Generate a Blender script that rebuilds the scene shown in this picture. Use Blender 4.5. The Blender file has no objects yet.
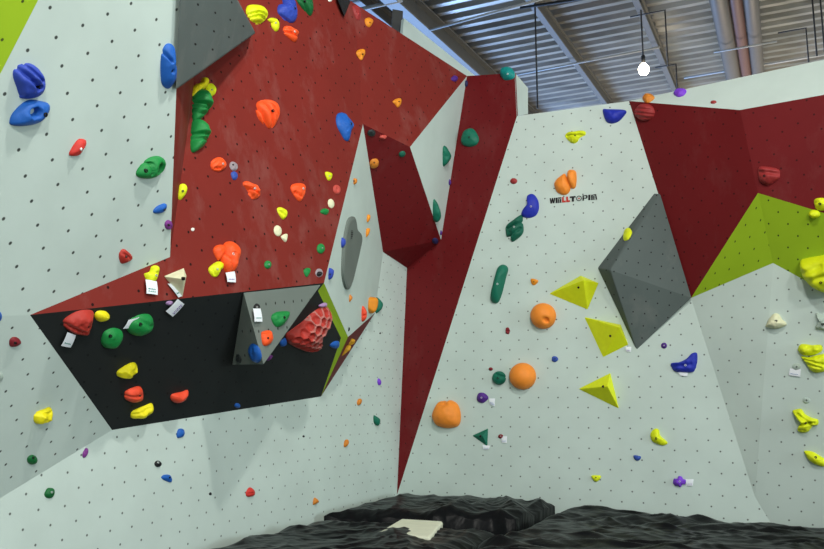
import bpy, bmesh, math, random
import numpy as np
from mathutils import Vector, Matrix, noise
random.seed(4)
scn = bpy.context.scene
COL = scn.collection
# ------------------------------------------------------------------ camera
F, PITCH, EYE = 800.0, math.atan(125.5/800), Vector((0, 0, 1.6))
cam = bpy.data.cameras.new('camera'); cam.sensor_fit = 'HORIZONTAL'; cam.sensor_width = 36
cam.lens = 36*F/824; cam.clip_end = 200
co = bpy.data.objects.new('camera', cam); COL.objects.link(co)
co.location = EYE; co.rotation_euler = (math.pi/2+PITCH, 0, 0); scn.camera = co
def ray(px, py):
    dx, dy = (px-412)/F, -(py-274.5)/F
    return Vector((dx, math.cos(PITCH)-dy*math.sin(PITCH), math.sin(PITCH)+dy*math.cos(PITCH)))
def pt(px, py, d): return EYE+ray(px, py)*d
def on_plane(px, py, q, n, off=0.0):
    r = ray(px, py); return EYE+r*((n.dot(q-EYE)+off)/n.dot(r))

# ------------------------------------------------------------------ materials
def srgb(r, g, b):
    f = lambda c: (c/255/12.92) if c/255 <= .04045 else ((c/255+.055)/1.055)**2.4
    return (f(r), f(g), f(b), 1)
def nt(name):
    m = bpy.data.materials.new(name); m.use_nodes = True
    t = m.node_tree; return m, t.nodes, t.links, t.nodes['Principled BSDF']
def panel_mat(name, col, hole=(.03, .03, .03, 1), strength=1.0, chalk=0.0, rough=.62, radius=.0066):
    m, N, L, B = nt(name)
    uv = N.new('ShaderNodeUVMap'); uv.uv_map = 'grid'
    fr = N.new('ShaderNodeVectorMath'); fr.operation = 'FRACTION'
    ad = N.new('ShaderNodeVectorMath'); ad.operation = 'ADD'; ad.inputs[1].default_value = (.5, .5, 0)
    sb = N.new('ShaderNodeVectorMath'); sb.operation = 'SUBTRACT'; sb.inputs[1].default_value = (.5, .5, 0)
    ln = N.new('ShaderNodeVectorMath'); ln.operation = 'LENGTH'
    # slight irregularity of the drilled holes
    tc = N.new('ShaderNodeTexCoord')
    L.new(uv.outputs[0], ad.inputs[0]); L.new(ad.outputs[0], fr.inputs[0]); L.new(fr.outputs[0], sb.inputs[0]); L.new(sb.outputs[0], ln.inputs[0])
    mr = N.new('ShaderNodeMapRange'); mr.inputs['From Min'].default_value = radius/.1414; mr.inputs['From Max'].default_value = (radius+.0035)/.1414
    mr.inputs['To Min'].default_value = strength; mr.inputs['To Max'].default_value = 0
    L.new(ln.outputs['Value'], mr.inputs['Value'])
    nz = N.new('ShaderNodeTexNoise'); nz.inputs['Scale'].default_value = 2.3; nz.inputs['Detail'].default_value = 6
    L.new(tc.outputs['Object'], nz.inputs['Vector'])
    cr = N.new('ShaderNodeMapRange'); cr.inputs['From Min'].default_value = .35; cr.inputs['From Max'].default_value = .75
    cr.inputs['To Min'].default_value = 0; cr.inputs['To Max'].default_value = 1
    L.new(nz.outputs['Fac'], cr.inputs['Value'])
    mx = N.new('ShaderNodeMix'); mx.data_type = 'RGBA'
    c2 = tuple(min(1, c*.90) for c in col[:3])+(1,)
    mx.inputs[6].default_value = col; mx.inputs[7].default_value = c2; L.new(cr.outputs[0], mx.inputs[0])
    out = mx.outputs[2]
    if chalk > 0:
        n2 = N.new('ShaderNodeTexNoise'); n2.inputs['Scale'].default_value = 3.1; n2.inputs['Detail'].default_value = 9; n2.inputs['Roughness'].default_value = .68
        mp = N.new('ShaderNodeMapping'); mp.inputs['Scale'].default_value = (1, 1, .55); mp.inputs['Location'].default_value = (3, 7, 1)
        L.new(tc.outputs['Object'], mp.inputs[0]); L.new(mp.outputs[0], n2.inputs['Vector'])
        c3 = N.new('ShaderNodeMapRange'); c3.inputs['From Min'].default_value = .52; c3.inputs['From Max'].default_value = .80; c3.inputs['To Max'].default_value = chalk
        L.new(n2.outputs['Fac'], c3.inputs['Value'])
        m3 = N.new('ShaderNodeMix'); m3.data_type = 'RGBA'; m3.inputs[7].default_value = (.62, .55, .5, 1)
        L.new(c3.outputs[0], m3.inputs[0]); L.new(out, m3.inputs[6]); out = m3.outputs[2]
    mh = N.new('ShaderNodeMix'); mh.data_type = 'RGBA'; mh.inputs[7].default_value = hole
    L.new(mr.outputs[0], mh.inputs[0]); L.new(out, mh.inputs[6]); L.new(mh.outputs[2], B.inputs['Base Color'])
    fine = N.new('ShaderNodeTexNoise'); fine.inputs['Scale'].default_value = 160; L.new(tc.outputs['Object'], fine.inputs['Vector'])
    bp = N.new('ShaderNodeBump'); bp.inputs['Strength'].default_value = .12; bp.inputs['Distance'].default_value = .003
    L.new(fine.outputs['Fac'], bp.inputs['Height']); L.new(bp.outputs[0], B.inputs['Normal'])
    B.inputs['Roughness'].default_value = rough; B.inputs['Specular IOR Level'].default_value = .16
    return m
def mat(name, col, rough=.55, metal=0.0, bump=0.0, scale=60, var=.12, spec=.35):
    m, N, L, B = nt(name)
    tc = N.new('ShaderNodeTexCoord'); nz = N.new('ShaderNodeTexNoise'); nz.inputs['Scale'].default_value = scale*.25; nz.inputs['Detail'].default_value = 5
    L.new(tc.outputs['Object'], nz.inputs['Vector'])
    mx = N.new('ShaderNodeMix'); mx.data_type = 'RGBA'
    mx.inputs[6].default_value = tuple(c*(1-var) for c in col[:3])+(1,); mx.inputs[7].default_value = tuple(min(1, c*(1+var)) for c in col[:3])+(1,)
    L.new(nz.outputs['Fac'], mx.inputs[0]); L.new(mx.outputs[2], B.inputs['Base Color'])
    B.inputs['Roughness'].default_value = rough; B.inputs['Metallic'].default_value = metal; B.inputs['Specular IOR Level'].default_value = spec
    if bump:
        n2 = N.new('ShaderNodeTexNoise'); n2.inputs['Scale'].default_value = scale*3; L.new(tc.outputs['Object'], n2.inputs['Vector'])
        bp = N.new('ShaderNodeBump'); bp.inputs['Strength'].default_value = bump; bp.inputs['Distance'].default_value = .004
        L.new(n2.outputs['Fac'], bp.inputs['Height']); L.new(bp.outputs[0], B.inputs['Normal'])
    return m
WHITE = (.56, .665, .615, 1)
M = {
 'white': panel_mat('white painted panel', WHITE, hole=(.055, .065, .06, 1)),
 'farwhite': panel_mat('white painted panel with faint holes', WHITE, hole=(.12, .14, .13, 1), radius=.006),
 'plainwhite': panel_mat('white painted panel without holes', WHITE, strength=0),
 'red': panel_mat('red painted panel', (.19, .0215, .0155, 1), hole=(.012, .003, .003, 1), chalk=.10),
 'maroon': panel_mat('dark red painted panel', (.155, .010, .012, 1), hole=(.02, .004, .004, 1), strength=.8, chalk=.04),
 'black': panel_mat('black painted panel', (.019, .0225, .0225, 1), hole=(.004, .004, .004, 1), strength=.8, chalk=.006),
 'lime': panel_mat('lime green painted panel', (.34, .52, .02, 1), hole=(.05, .07, .01, 1)),
 'green': panel_mat('apple green painted panel', (.31, .48, .018, 1), hole=(.03, .05, .01, 1)),
 'grey': panel_mat('grey painted volume', (.155, .185, .165, 1), hole=(.01, .01, .01, 1), chalk=.10, rough=.7),
 'greyd': panel_mat('slate grey painted volume', (.10, .125, .12, 1), hole=(.01, .01, .01, 1), chalk=.10, rough=.7),
}
def hm(name, r, g, b, k=1.02, rough=.55, var=.10):
    c = srgb(r, g, b); return mat(name, tuple(min(.9, x*k) for x in c[:3])+(1,), rough, bump=.35, scale=90, var=var)
HC = {
 'orange': hm('light orange resin', 238, 140, 45), 'flame': hm('flame orange resin', 245, 85, 30), 'coral': hm('orange red resin', 230, 75, 45),
 'brownorange': hm('dull orange resin', 205, 125, 40), 'cheddar': hm('amber resin', 225, 140, 30),
 'yellow': hm('yellow resin', 225, 212, 20, 1.12), 'lime': hm('lime yellow resin', 205, 215, 18, 1.15), 'olive': hm('mustard resin', 190, 140, 30),
 'green': hm('green resin', 20, 130, 60), 'teal': hm('teal resin', 12, 105, 82), 'darkteal': hm('deep teal resin', 10, 90, 70), 'aqua': hm('turquoise resin', 10, 135, 130), 'darkgreen': hm('bottle green resin', 10, 95, 45),
 'blue': hm('blue resin', 25, 90, 175), 'indigo': hm('indigo resin', 45, 70, 170), 'royal': hm('royal blue resin', 30, 45, 165), 'slate': hm('slate blue resin', 50, 80, 165),
 'red': hm('red resin', 200, 50, 42), 'brick': hm('brick red resin', 175, 50, 40), 'wine': hm('wine red resin', 120, 25, 35),
 'purple': hm('purple resin', 80, 40, 130), 'violet': hm('violet resin', 120, 60, 200), 'plum': hm('plum resin', 120, 50, 130), 'lilac': hm('lilac resin', 165, 130, 175), 'navy': hm('dark navy resin', 40, 40, 85),
 'cream': hm('cream resin', 215, 215, 180, 1.1), 'white': hm('white resin', 220, 225, 215, 1.1), 'greywhite': hm('grey white resin', 165, 180, 170, 1.1),
 'black': hm('black resin', 22, 24, 26), 'charcoal': hm('charcoal resin', 35, 42, 42), 'pinkred': hm('salmon red resin', 190, 75, 65), 'chalkpink': hm('chalk dusted red resin', 180, 108, 100), 'rust': hm('rust red resin', 150, 45, 45), 'greyish': hm('chalky grey resin', 150, 140, 145),
}
M['bolt'] = mat('dark steel bolt', (.03, .03, .03, 1), .4, .8); M['silver'] = mat('zinc plated bolt', (.7, .72, .72, 1), .35, .7)
M['paper'] = mat('white paper', (.78, .82, .86, 1), .8, var=.03); M['ink_green'] = mat('green ink', (.10, .30, .25, 1), .8); M['ink_purple'] = mat('purple ink', (.18, .10, .35, 1), .8); M['ink_blue'] = mat('blue ink', (.15, .25, .5, 1), .8)
M['logoblack'] = mat('black lettering', (.008, .008, .01, 1), .6); M['logored'] = mat('red lettering', (.5, .03, .02, 1), .6)
M['steel'] = mat('grey painted steel', (.13, .13, .125, 1), .5, .2); M['darksteel'] = mat('dark steel web', (.085, .085, .08, 1), .6, .2)
M['pipe'] = mat('dull grey pipe', (.11, .10, .09, 1), .5, .1); M['rustpipe'] = mat('red oxide pipe', (.12, .062, .05, 1), .55); M['cable'] = mat('black cable', (.02, .02, .02, 1), .6)
M['galv'] = mat('galvanised conduit', (.30, .31, .31, 1), .5, .1)
M['foam'] = mat('cream foam', (.70, .72, .56, 1), .9, bump=.3, scale=40)
M['floor'] = mat('grey rubber floor', (.22, .22, .21, 1), .8, scale=10)

# ------------------------------------------------------------------ object helpers
def props(o, label=None, cat=None, group=None, kind=None):
    if label: o['label'] = label
    if cat: o['category'] = cat
    if group: o['group'] = group
    if kind: o['kind'] = kind
    return o
def mesh_obj(name, verts, faces, mt, mtx=None, parent=None, smooth=False, mats=None, fm=None):
    me = bpy.data.meshes.new(name); me.from_pydata([tuple(v) for v in verts], [], faces)
    for k in (mats or [mt]): me.materials.append(k)
    if fm:
        for p_, k in zip(me.polygons, fm): p_.material_index = k
    bm = bmesh.new(); bm.from_mesh(me); bmesh.ops.recalc_face_normals(bm, faces=bm.faces[:]); bm.to_mesh(me); bm.free()
    if smooth: me.polygons.foreach_set('use_smooth', [True]*len(me.polygons))
    me.update()
    o = bpy.data.objects.new(name, me); COL.objects.link(o)
    if parent is not None: o.parent = parent
    if mtx is not None: o.matrix_local = mtx
    return o
def frame(c, n):
    n = n.normalized(); x = Vector((0, 0, 1)).cross(n)
    if x.length < .05: x = Vector((1, 0, 0))
    x.normalize(); y = n.cross(x)
    m = Matrix((x, y, n)).transposed().to_4x4(); m.translation = c; return m
def tube_geo(pts, r, seg=8):
    vs, fs = [], []
    P = [Vector(p) for p in pts]
    for i, p in enumerate(P):
        d = (P[min(i+1, len(P)-1)]-P[max(i-1, 0)]).normalized()
        a = d.cross(Vector((0, 0, 1)) if abs(d.z) < .9 else Vector((1, 0, 0))).normalized(); b = d.cross(a)
        for k in range(seg):
            t = 2*math.pi*k/seg; vs.append(p+a*r*math.cos(t)+b*r*math.sin(t))
    for i in range(len(P)-1):
        for k in range(seg):
            fs.append((i*seg+k, i*seg+(k+1) % seg, (i+1)*seg+(k+1) % seg, (i+1)*seg+k))
    fs.append(tuple(range(seg))); fs.append(tuple(range((len(P)-1)*seg, len(P)*seg)))
    return vs, fs

# ------------------------------------------------------------------ climbing wall corner points (x, y, distance)
V = {'W': (397, 495, 8.756), 'N2': (407, 268, 9.289), 'J': (383, 252, 8.821), 'D': (375, 313, 8.517), 'C': (321, 396.5, 7.427), 'B': (112, 430, 5.092), 'AA': (-80, 547, 3.929), 'E': (30, 315, 4.048), 'F': (324, 283, 6.358), 'G': (348, 337, 7.273), 'Li1': (341, 338, 7.141), 'Li0': (318, 291, 6.346), 'H': (363, 124, 7.538), 'I': (410, 147, 8.009), 'O': (441, 240, 9.125), 'K': (467, 76, 9.329), 'L': (515, 73, 8.936), 'T0': (517, 116, 8.798), 'EL': (-80, 319, 3.453), 'R0': (170, 257, 4.986), 'R1': (196, 70, 5.637), 'R1t': (205, -60, 6.101), 'Wt': (182, -60, 4.236), 'Lm0': (69, -60, 3.573), 'Lm1': (-80, 230, 3.326), 'LmC': (-80, -60, 2.961), 'K2': (346, 3, 7.85), 'K3': (240, -60, 6.512), 'M1': (629, 101, 8.274), 'T1': (900, 43.5, 6.696), 'M2': (740, 110, 7.226), 'M3': (900, 81, 6.406), 'P': (758, 193, 7.105), 'Q': (691, 298, 7.727), 'R': (773, 263, 7.181), 'GR': (900, 236, 6.381), 'WR': (900, 332, 6.576), 'S': (755, 497, 7.239)}
P3 = {k: pt(*v) for k, v in V.items()}
_rn = (P3['F']-P3['E']).cross(P3['H']-P3['E']).normalized()
P3['K2'] = on_plane(354, 3, P3['H'], _rn); P3['K3'] = on_plane(257, -60, P3['H'], _rn)
for _a, _b, _k in (('M1', 'T1', 1.6), ('M2', 'M3', 2.0), ('P', 'GR', 2.0), ('R', 'WR', 2.1)):   # the wall runs on past the frame
    P3[_b] = P3[_a]+(P3[_b]-P3[_a])*_k
_LW = ['W', 'N2', 'J', 'D', 'C', 'B', 'AA']
_A = np.array([tuple(P3[k]-P3['W']) for k in _LW]); _n = Vector(np.linalg.svd(_A)[2][2])
for k in _LW[1:]: P3[k] = on_plane(V[k][0], V[k][1], P3['W'], _n)
for a, b in (('W', 'Wb'), ('AA', 'AAb'), ('S', 'Sb'), ('WR', 'WRb')):
    P3[b] = Vector((P3[a].x, P3[a].y, 0.0))
_n1 = (P3['T0']-P3['W']).cross(P3['S']-P3['W']); _n2 = (P3['R']-P3['S']).cross(P3['WR']-P3['S']).normalized()
_d = _n1.cross(_n2); P3['Sb'] = P3['S']-_d*(P3['S'].z/_d.z)
_d = Vector((0, 0, 1))-_n2*_n2.z; P3['WRb'] = P3['WR']-_d*(P3['WR'].z/_d.z)
P3['Lb'] = pt(528, 88, 9.6); P3['Tb'] = pt(528, 114, 9.5)
# name, corners, material, hole grid (anchor px, e1 px, e2 px), label
FACETS = [
 ('wall_left', ['N2', 'J', 'D', 'C', 'B', 'AA', 'AAb', 'Wb', 'W'], 'farwhite', ((124.7, 482.2), (9.5, 13.9), (-12.0, 17.0)), 'white lower left climbing wall below the overhang'),
 ('wall_left_face', ['F', 'H', 'J', 'D', 'G'], 'plainwhite', None, 'narrow white side face behind the red overhang'),
 ('wall_middle_overhang', ['H', 'I', 'O', 'N2', 'J'], 'maroon', ((395, 200), (8, 6), (-6, 10)), 'dark red downward facing panel in the middle'),
 ('wall_middle', ['K', 'L', 'T0', 'W', 'N2', 'O'], 'maroon', ((501.6, 91.7), (-6.4, 7.1), (7.5, 7.9)), 'tall dark red corner panel tapering to the floor'),
 ('wall_middle_triangle', ['K', 'I', 'O'], 'plainwhite', None, 'white triangular panel between the dark red panels'),
 ('wall_left_red', ['E', 'F', 'H', 'K2', 'K3', 'R1t', 'R1', 'R0'], 'red', ((237.3, 144.1), (-9.3, 10.3), (11.3, 17.3)), 'large red upper climbing panel'),
 ('wall_left_red_end', ['H', 'I', 'K', 'K2'], 'red', ((372.6, 89.3), (-4.95, 6.85), (7.6, 14.6)), 'red triangular panel at the right end'),
 ('wall_left_upper', ['E', 'R0', 'Wt', 'Lm0', 'Lm1', 'EL'], 'white', ((109.9, 177.0), (3.95, 22.0), (-22.7, 15.1)), 'white overhanging upper left panel'),
 ('wall_left_lime', ['Lm0', 'Lm1', 'LmC'], 'lime', ((22.6, 1.3), (5, 24), (-26, 14)), 'lime green corner panel at top left'),
 ('wall_left_underside', ['EL', 'E', 'B', 'AA'], 'white', ((16.8, 420), (5.1, 13.5), (-22, 18)), 'white panel under the upper left panel'),
 ('wall_left_black', ['E', 'F', 'Li0', 'Li1', 'C', 'B'], 'black', ((150, 370), (9, 12), (-14, 12)), 'black underside of the overhang'),
 ('wall_left_lime_strip', ['E', 'F', 'G', 'C', 'Li1', 'Li0'], 'green', None, 'lime green strip at the overhang edge'),
 ('wall_left_sliver', ['G', 'D', 'C'], 'maroon', None, 'dark red sliver under the overhang'),
 ('wall_left_return', ['R0', 'R1', 'R1t', 'Wt'], 'red', None, 'narrow red return beside the upper left panel'),
 ('wall_right', ['T0', 'M1', 'Q', 'S', 'Sb', 'Wb', 'W'], 'farwhite', ((464.9, 397.8), (8.9, 9.45), (-8.8, 9.4)), 'large white right climbing wall'),
 ('wall_right_top', ['M1', 'T1', 'M3', 'M2'], 'plainwhite', None, 'sloping white strip along the top of the right wall'),
 ('wall_right_overhang', ['M1', 'M2', 'P', 'Q'], 'maroon', ((708, 157), (-11.5, 10), (8.5, 12)), 'dark red overhang facing left'),
 ('wall_right_red', ['M2', 'M3', 'GR', 'P'], 'maroon', ((782.3, 131.9), (7.15, 14.1), (-15.3, 8.4)), 'dark red panel at the upper right'),
 ('wall_right_green', ['P', 'Q', 'R'], 'green', ((745.5, 225), (-10.4, 16.5), (4.3, 12)), 'green triangular panel left of the fold'),
 ('wall_right_green_face', ['P', 'R', 'WR', 'GR'], 'green', ((788, 224), (9.9, 12), (-9.7, 11.5)), 'green panel right of the fold'),
 ('wall_right_wedge', ['Q', 'R', 'S'], 'farwhite', ((741.8, 328.9), (10.1, 11.6), (-11.3, 10.2)), 'white tapering wedge in the right wall'),
 ('wall_right_lower', ['R', 'S', 'Sb', 'WRb', 'WR'], 'farwhite', ((797.8, 344.8), (11.3, 11.9), (-12.2, 10.1)), 'white lower panel at the right'),
 ('wall_middle_return', ['L', 'Lb', 'Tb', 'T0'], 'plainwhite', None, 'white side of the dark red corner panel'),
]
TRIS = []   # (a, b, c, n, name) for placing things on the wall
def plane_of(pts):
    c = sum(pts, Vector())/len(pts)
    A = np.array([tuple(p-c) for p in pts]); n = Vector(np.linalg.svd(A)[2][2])
    if n.dot(c-EYE) > 0: n = -n
    return c, n
def grid_uv(c, n, g):
    (ax, ay), e1, e2 = g
    p0 = on_plane(ax, ay, c, n); a = on_plane(ax+e1[0], ay+e1[1], c, n)-p0; b = on_plane(ax+e2[0], ay+e2[1], c, n)-p0
    A = np.array([[a.dot(a), a.dot(b)], [a.dot(b), b.dot(b)]])
    def uv(p):
        d = p-p0; s = np.linalg.solve(A, [a.dot(d), b.dot(d)]); return (float(s[0]), float(s[1]))
    return uv
def set_uv(me, uvf):
    l = me.uv_layers.new(name='grid')
    for lo in me.loops:
        l.data[lo.index].uv = uvf(me.vertices[lo.vertex_index].co) if uvf else (.5, .5)
def ear(pts, n):
    """triangulate a simple polygon"""
    from mathutils.geometry import tessellate_polygon
    return [tuple(t) for t in tessellate_polygon([pts])]
for name, ks, mt, g, lab in FACETS:
    if name == 'wall_left_lime_strip': ks = ['F', 'G', 'C', 'Li1', 'Li0']
    pts = [P3[k] for k in ks]; c, n = plane_of(pts)
    tris = ear(pts, n); k = len(pts)
    back = [p-n*(.003 if name == 'wall_middle_return' else .02) for p in pts]
    faces = list(tris)+[(a+k, b+k, c_+k) for a, b, c_ in tris]+[(i, (i+1) % k, (i+1) % k+k, i+k) for i in range(k)]
    o = mesh_obj(name, pts+back, faces, M[mt]); props(o, lab, None, None, 'structure')
    set_uv(o.data, grid_uv(c, n, g) if g else None)
    for a, b, c_ in tris:
        A, B_, C_ = pts[a], pts[b], pts[c_]; nn = (B_-A).cross(C_-A).normalized()
        if nn.dot(A-EYE) > 0: nn = -nn
        TRIS.append((A, B_, C_, nn, name))
from mathutils.geometry import intersect_ray_tri
def hit(px, py, want=None):
    r = ray(px, py); best = None
    for A, B_, C_, nn, nm in TRIS:
        if want and nm != want: continue
        q = intersect_ray_tri(A, B_, C_, r, EYE, True)
        if q is not None and (best is None or (q-EYE).length < (best[0]-EYE).length): best = (q, nn, nm)
    if best is None:   # nearest plane of the wanted panel
        for A, B_, C_, nn, nm in TRIS:
            if want is None or nm == want:
                return on_plane(px, py, A, nn), nn, nm
    return best

# ------------------------------------------------------------------ wooden volumes
def volume(name, pts, faces, mt, label, cat, grid=None, group=None, bev=.004, parent=None, want=None, reg=True):
    """pts: (px, py, out) above the wall panel or ('d', px, py, distance)"""
    P = []
    for p in pts:
        if p[0] == 'd': P.append(pt(p[1], p[2], p[3]))
        else:
            q, n, nm = hit(p[0], p[1], want); P.append(on_plane(p[0], p[1], q, n, p[2]))
    c = sum(P, Vector())/len(P)
    o = mesh_obj(name, [p-c for p in P], faces, mt, Matrix.Translation(c), parent)
    set_uv(o.data, None)
    if grid:
        l = o.data.uv_layers['grid']
        for poly in o.data.polygons:
            pl = [o.data.vertices[i].co+c for i in poly.vertices]; n = (pl[1]-pl[0]).cross(pl[2]-pl[0]).normalized()
            if n.dot(pl[0]-EYE) > -0.02: continue
            f = grid_uv(pl[0], n, grid)
            for li in poly.loop_indices: l.data[li].uv = f(o.data.vertices[o.data.loops[li].vertex_index].co+c)
    if bev:
        b = o.modifiers.new('bevel', 'BEVEL'); b.width = bev; b.segments = 2; b.limit_method = 'ANGLE'
    if label: props(o, label, cat, group)
    if reg:
        for f in faces:
            for i in range(1, len(f)-1):
                A, B_, C_ = P[f[0]], P[f[i]], P[f[i+1]]; nn = (B_-A).cross(C_-A).normalized()
                if nn.dot(A-EYE) > 0: nn = -nn
                TRIS.append((A, B_, C_, nn, name+':'+(label or '')))
    return o, P
# big grey plate top left
volume('climbing_volume', [('d', 182, -60, 4.194), ('d', 205, -60, 4.554), ('d', 256, 33, 6.085), ('d', 175.5, 90.5, 4.504), ('d', 184, -60, 4.348), ('d', 204, -60, 6.049), ('d', 253, 33, 6.329), ('d', 178, 87, 4.646)],
       [(0, 1, 2, 3), (4, 5, 6, 7), (0, 1, 5, 4), (1, 2, 6, 5), (2, 3, 7, 6), (3, 0, 4, 7)], M['greyd'],
       'large flat grey wooden volume with bolt holes at the top left beside the red panel', 'climbing volume',
       grid=((198, 4.6), (17.3, 8.2), (-1.3, 20.0)), bev=.012)
# grey pyramid on the black underside
volume('climbing_volume', [(243.5, 292.5, .01), (321, 284.5, .01), (263.5, 364.5, .34), (232, 365, .0), (276, 340, 0)],
       [(0, 2, 1), (0, 3, 2), (3, 4, 2), (1, 2, 4), (0, 1, 4, 3)], M['grey'],
       'grey three sided wooden volume hanging from the black underside next to the red honeycomb hold', 'climbing volume',
       grid=((266, 304), (9.4, -.9), (2.5, 26)), want='wall_left_black')
# grey volume on the right wall
volume('climbing_volume', [(654.5, 193, 0), (597.5, 268, 0), (610, 270, .24), (692, 298, .03), (636.5, 350.5, .0), (660.5, 193.5, .03)],
       [(0, 1, 2), (0, 2, 5), (5, 2, 3), (1, 4, 2), (2, 4, 3), (0, 5, 3, 4, 1)], M['greyd'],
       'big grey faceted volume on the right white wall touching the dark red overhang', 'climbing volume',
       grid=((637, 275), (11.6, 1.8), (-1.3, 12.3)), want='wall_right', bev=.01)
# grey curved fin on the narrow white side face
def fin():
    out = [(343.3, 270), (344, 251), (346, 233.7), (349, 220.6), (353.2, 216.5), (356.1, 219.9), (357.6, 229.3), (362.3, 236.6), (360, 251.2), (355.7, 269.8), (352, 284), (348, 289.5), (344.6, 281)]
    q, n, nm = hit(352, 250); out = smooth_closed(out, 5)
    top = [on_plane(x, y, q, n, .02) for x, y in out]; bot = [p-n*.022 for p in top]
    c = sum(top, Vector())/len(top); ins = [c+(p-c)*.93+n*.008 for p in top]; k = len(top)
    vs = [p-c for p in bot+top+ins]; fs = []
    for r in (0, 1):
        for i in range(k): fs.append((r*k+i, r*k+(i+1) % k, (r+1)*k+(i+1) % k, (r+1)*k+i))
    fs.append(tuple(range(2*k, 3*k))); fs.append(tuple(range(k)))
    root = mesh_obj('climbing_volume', vs, fs, M['grey'], Matrix.Translation(c)); set_uv(root.data, None)
    props(root, 'tall thin grey curved volume on the narrow white side face', 'climbing volume')
    # small black maker's mark
    mv, mf = [], []
    for (x0, y0, x1, y1) in ((351.2, 232.2, 353.0, 233.4), (350.8, 234.2, 353.2, 235.2), (350.9, 236.2, 352.8, 237.0), (351.3, 230.6, 352.7, 231.3), (350.9, 237.9, 352.2, 238.7)):
        b = len(mv); mv += [on_plane(x, y, q, n, h)-c for h in (.0300, .0278) for x, y in ((x0, y0), (x1, y0-.3), (x1, y1-.3), (x0, y1))]
        mf += [(b, b+1, b+2, b+3), (b+4, b+5, b+6, b+7)]+[(b+i, b+(i+1) % 4, b+4+(i+1) % 4, b+4+i) for i in range(4)]
    m = mesh_obj('printed_mark', mv, mf, M['logoblack'], None, root); m['label'] = 'small black printed mark'
def smooth_closed(p, sub):
    r = []; k = len(p)
    for i in range(k):
        a, b, c, d = [Vector(p[(i+j) % k]) for j in (-1, 0, 1, 2)]
        for s in range(sub):
            t = s/sub
            r.append(.5*((2*b)+(c-a)*t+(2*a-5*b+4*c-d)*t*t+(3*b-a-3*c+d)*t**3))
    return [(v.x, v.y) for v in r]
fin()

# ------------------------------------------------------------------ resin holds
Z = {'A': (0, 0, 3.924), 'B': (170, 0, 3.924), 'C': (350, 0, 3.924), 'D': (520, 0, 3.924), 'E': (614, 0, 3.924), 'F': (0, 130, 3.924), 'G': (170, 130, 3.924), 'H': (320, 130, 3.924),
     'I': (460, 130, 3.924), 'J': (614, 130, 3.924), 'K': (0, 260, 3.924), 'L': (130, 230, 3.924), 'M': (230, 260, 3.924), 'N': (420, 250, 3.924), 'O': (614, 250, 3.924), 'P': (0, 380, 3.924),
     'Q': (190, 380, 3.2476), 'R': (380, 370, 3.924), 'S': (560, 370, 3.068), 't': (130, 60, 6.867), '1': (520, 120, 6.867), '2': (420, 370, 6.867), '3': (60, 130, 6.867), '4': (200, 130, 6.867),
     '6': (60, 440, 6.867), '7': (700, 300, 6.645), '8': (740, 380, 4.774), 'b': (230, 0, 6.867), 'c': (320, 60, 6.867), 'd': (320, 190, 6.867), 'e': (320, 270, 6.867), 'f': (140, 240, 6.867), 'g': (200, 380, 4.578), 'x': (0, 0, 1)}
HOLDS = 'resin climbing holds bolted to the walls'
def zp(z, p): ox, oy, k = Z[z]; return (ox+p[0]/k, oy+p[1]/k)
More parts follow.
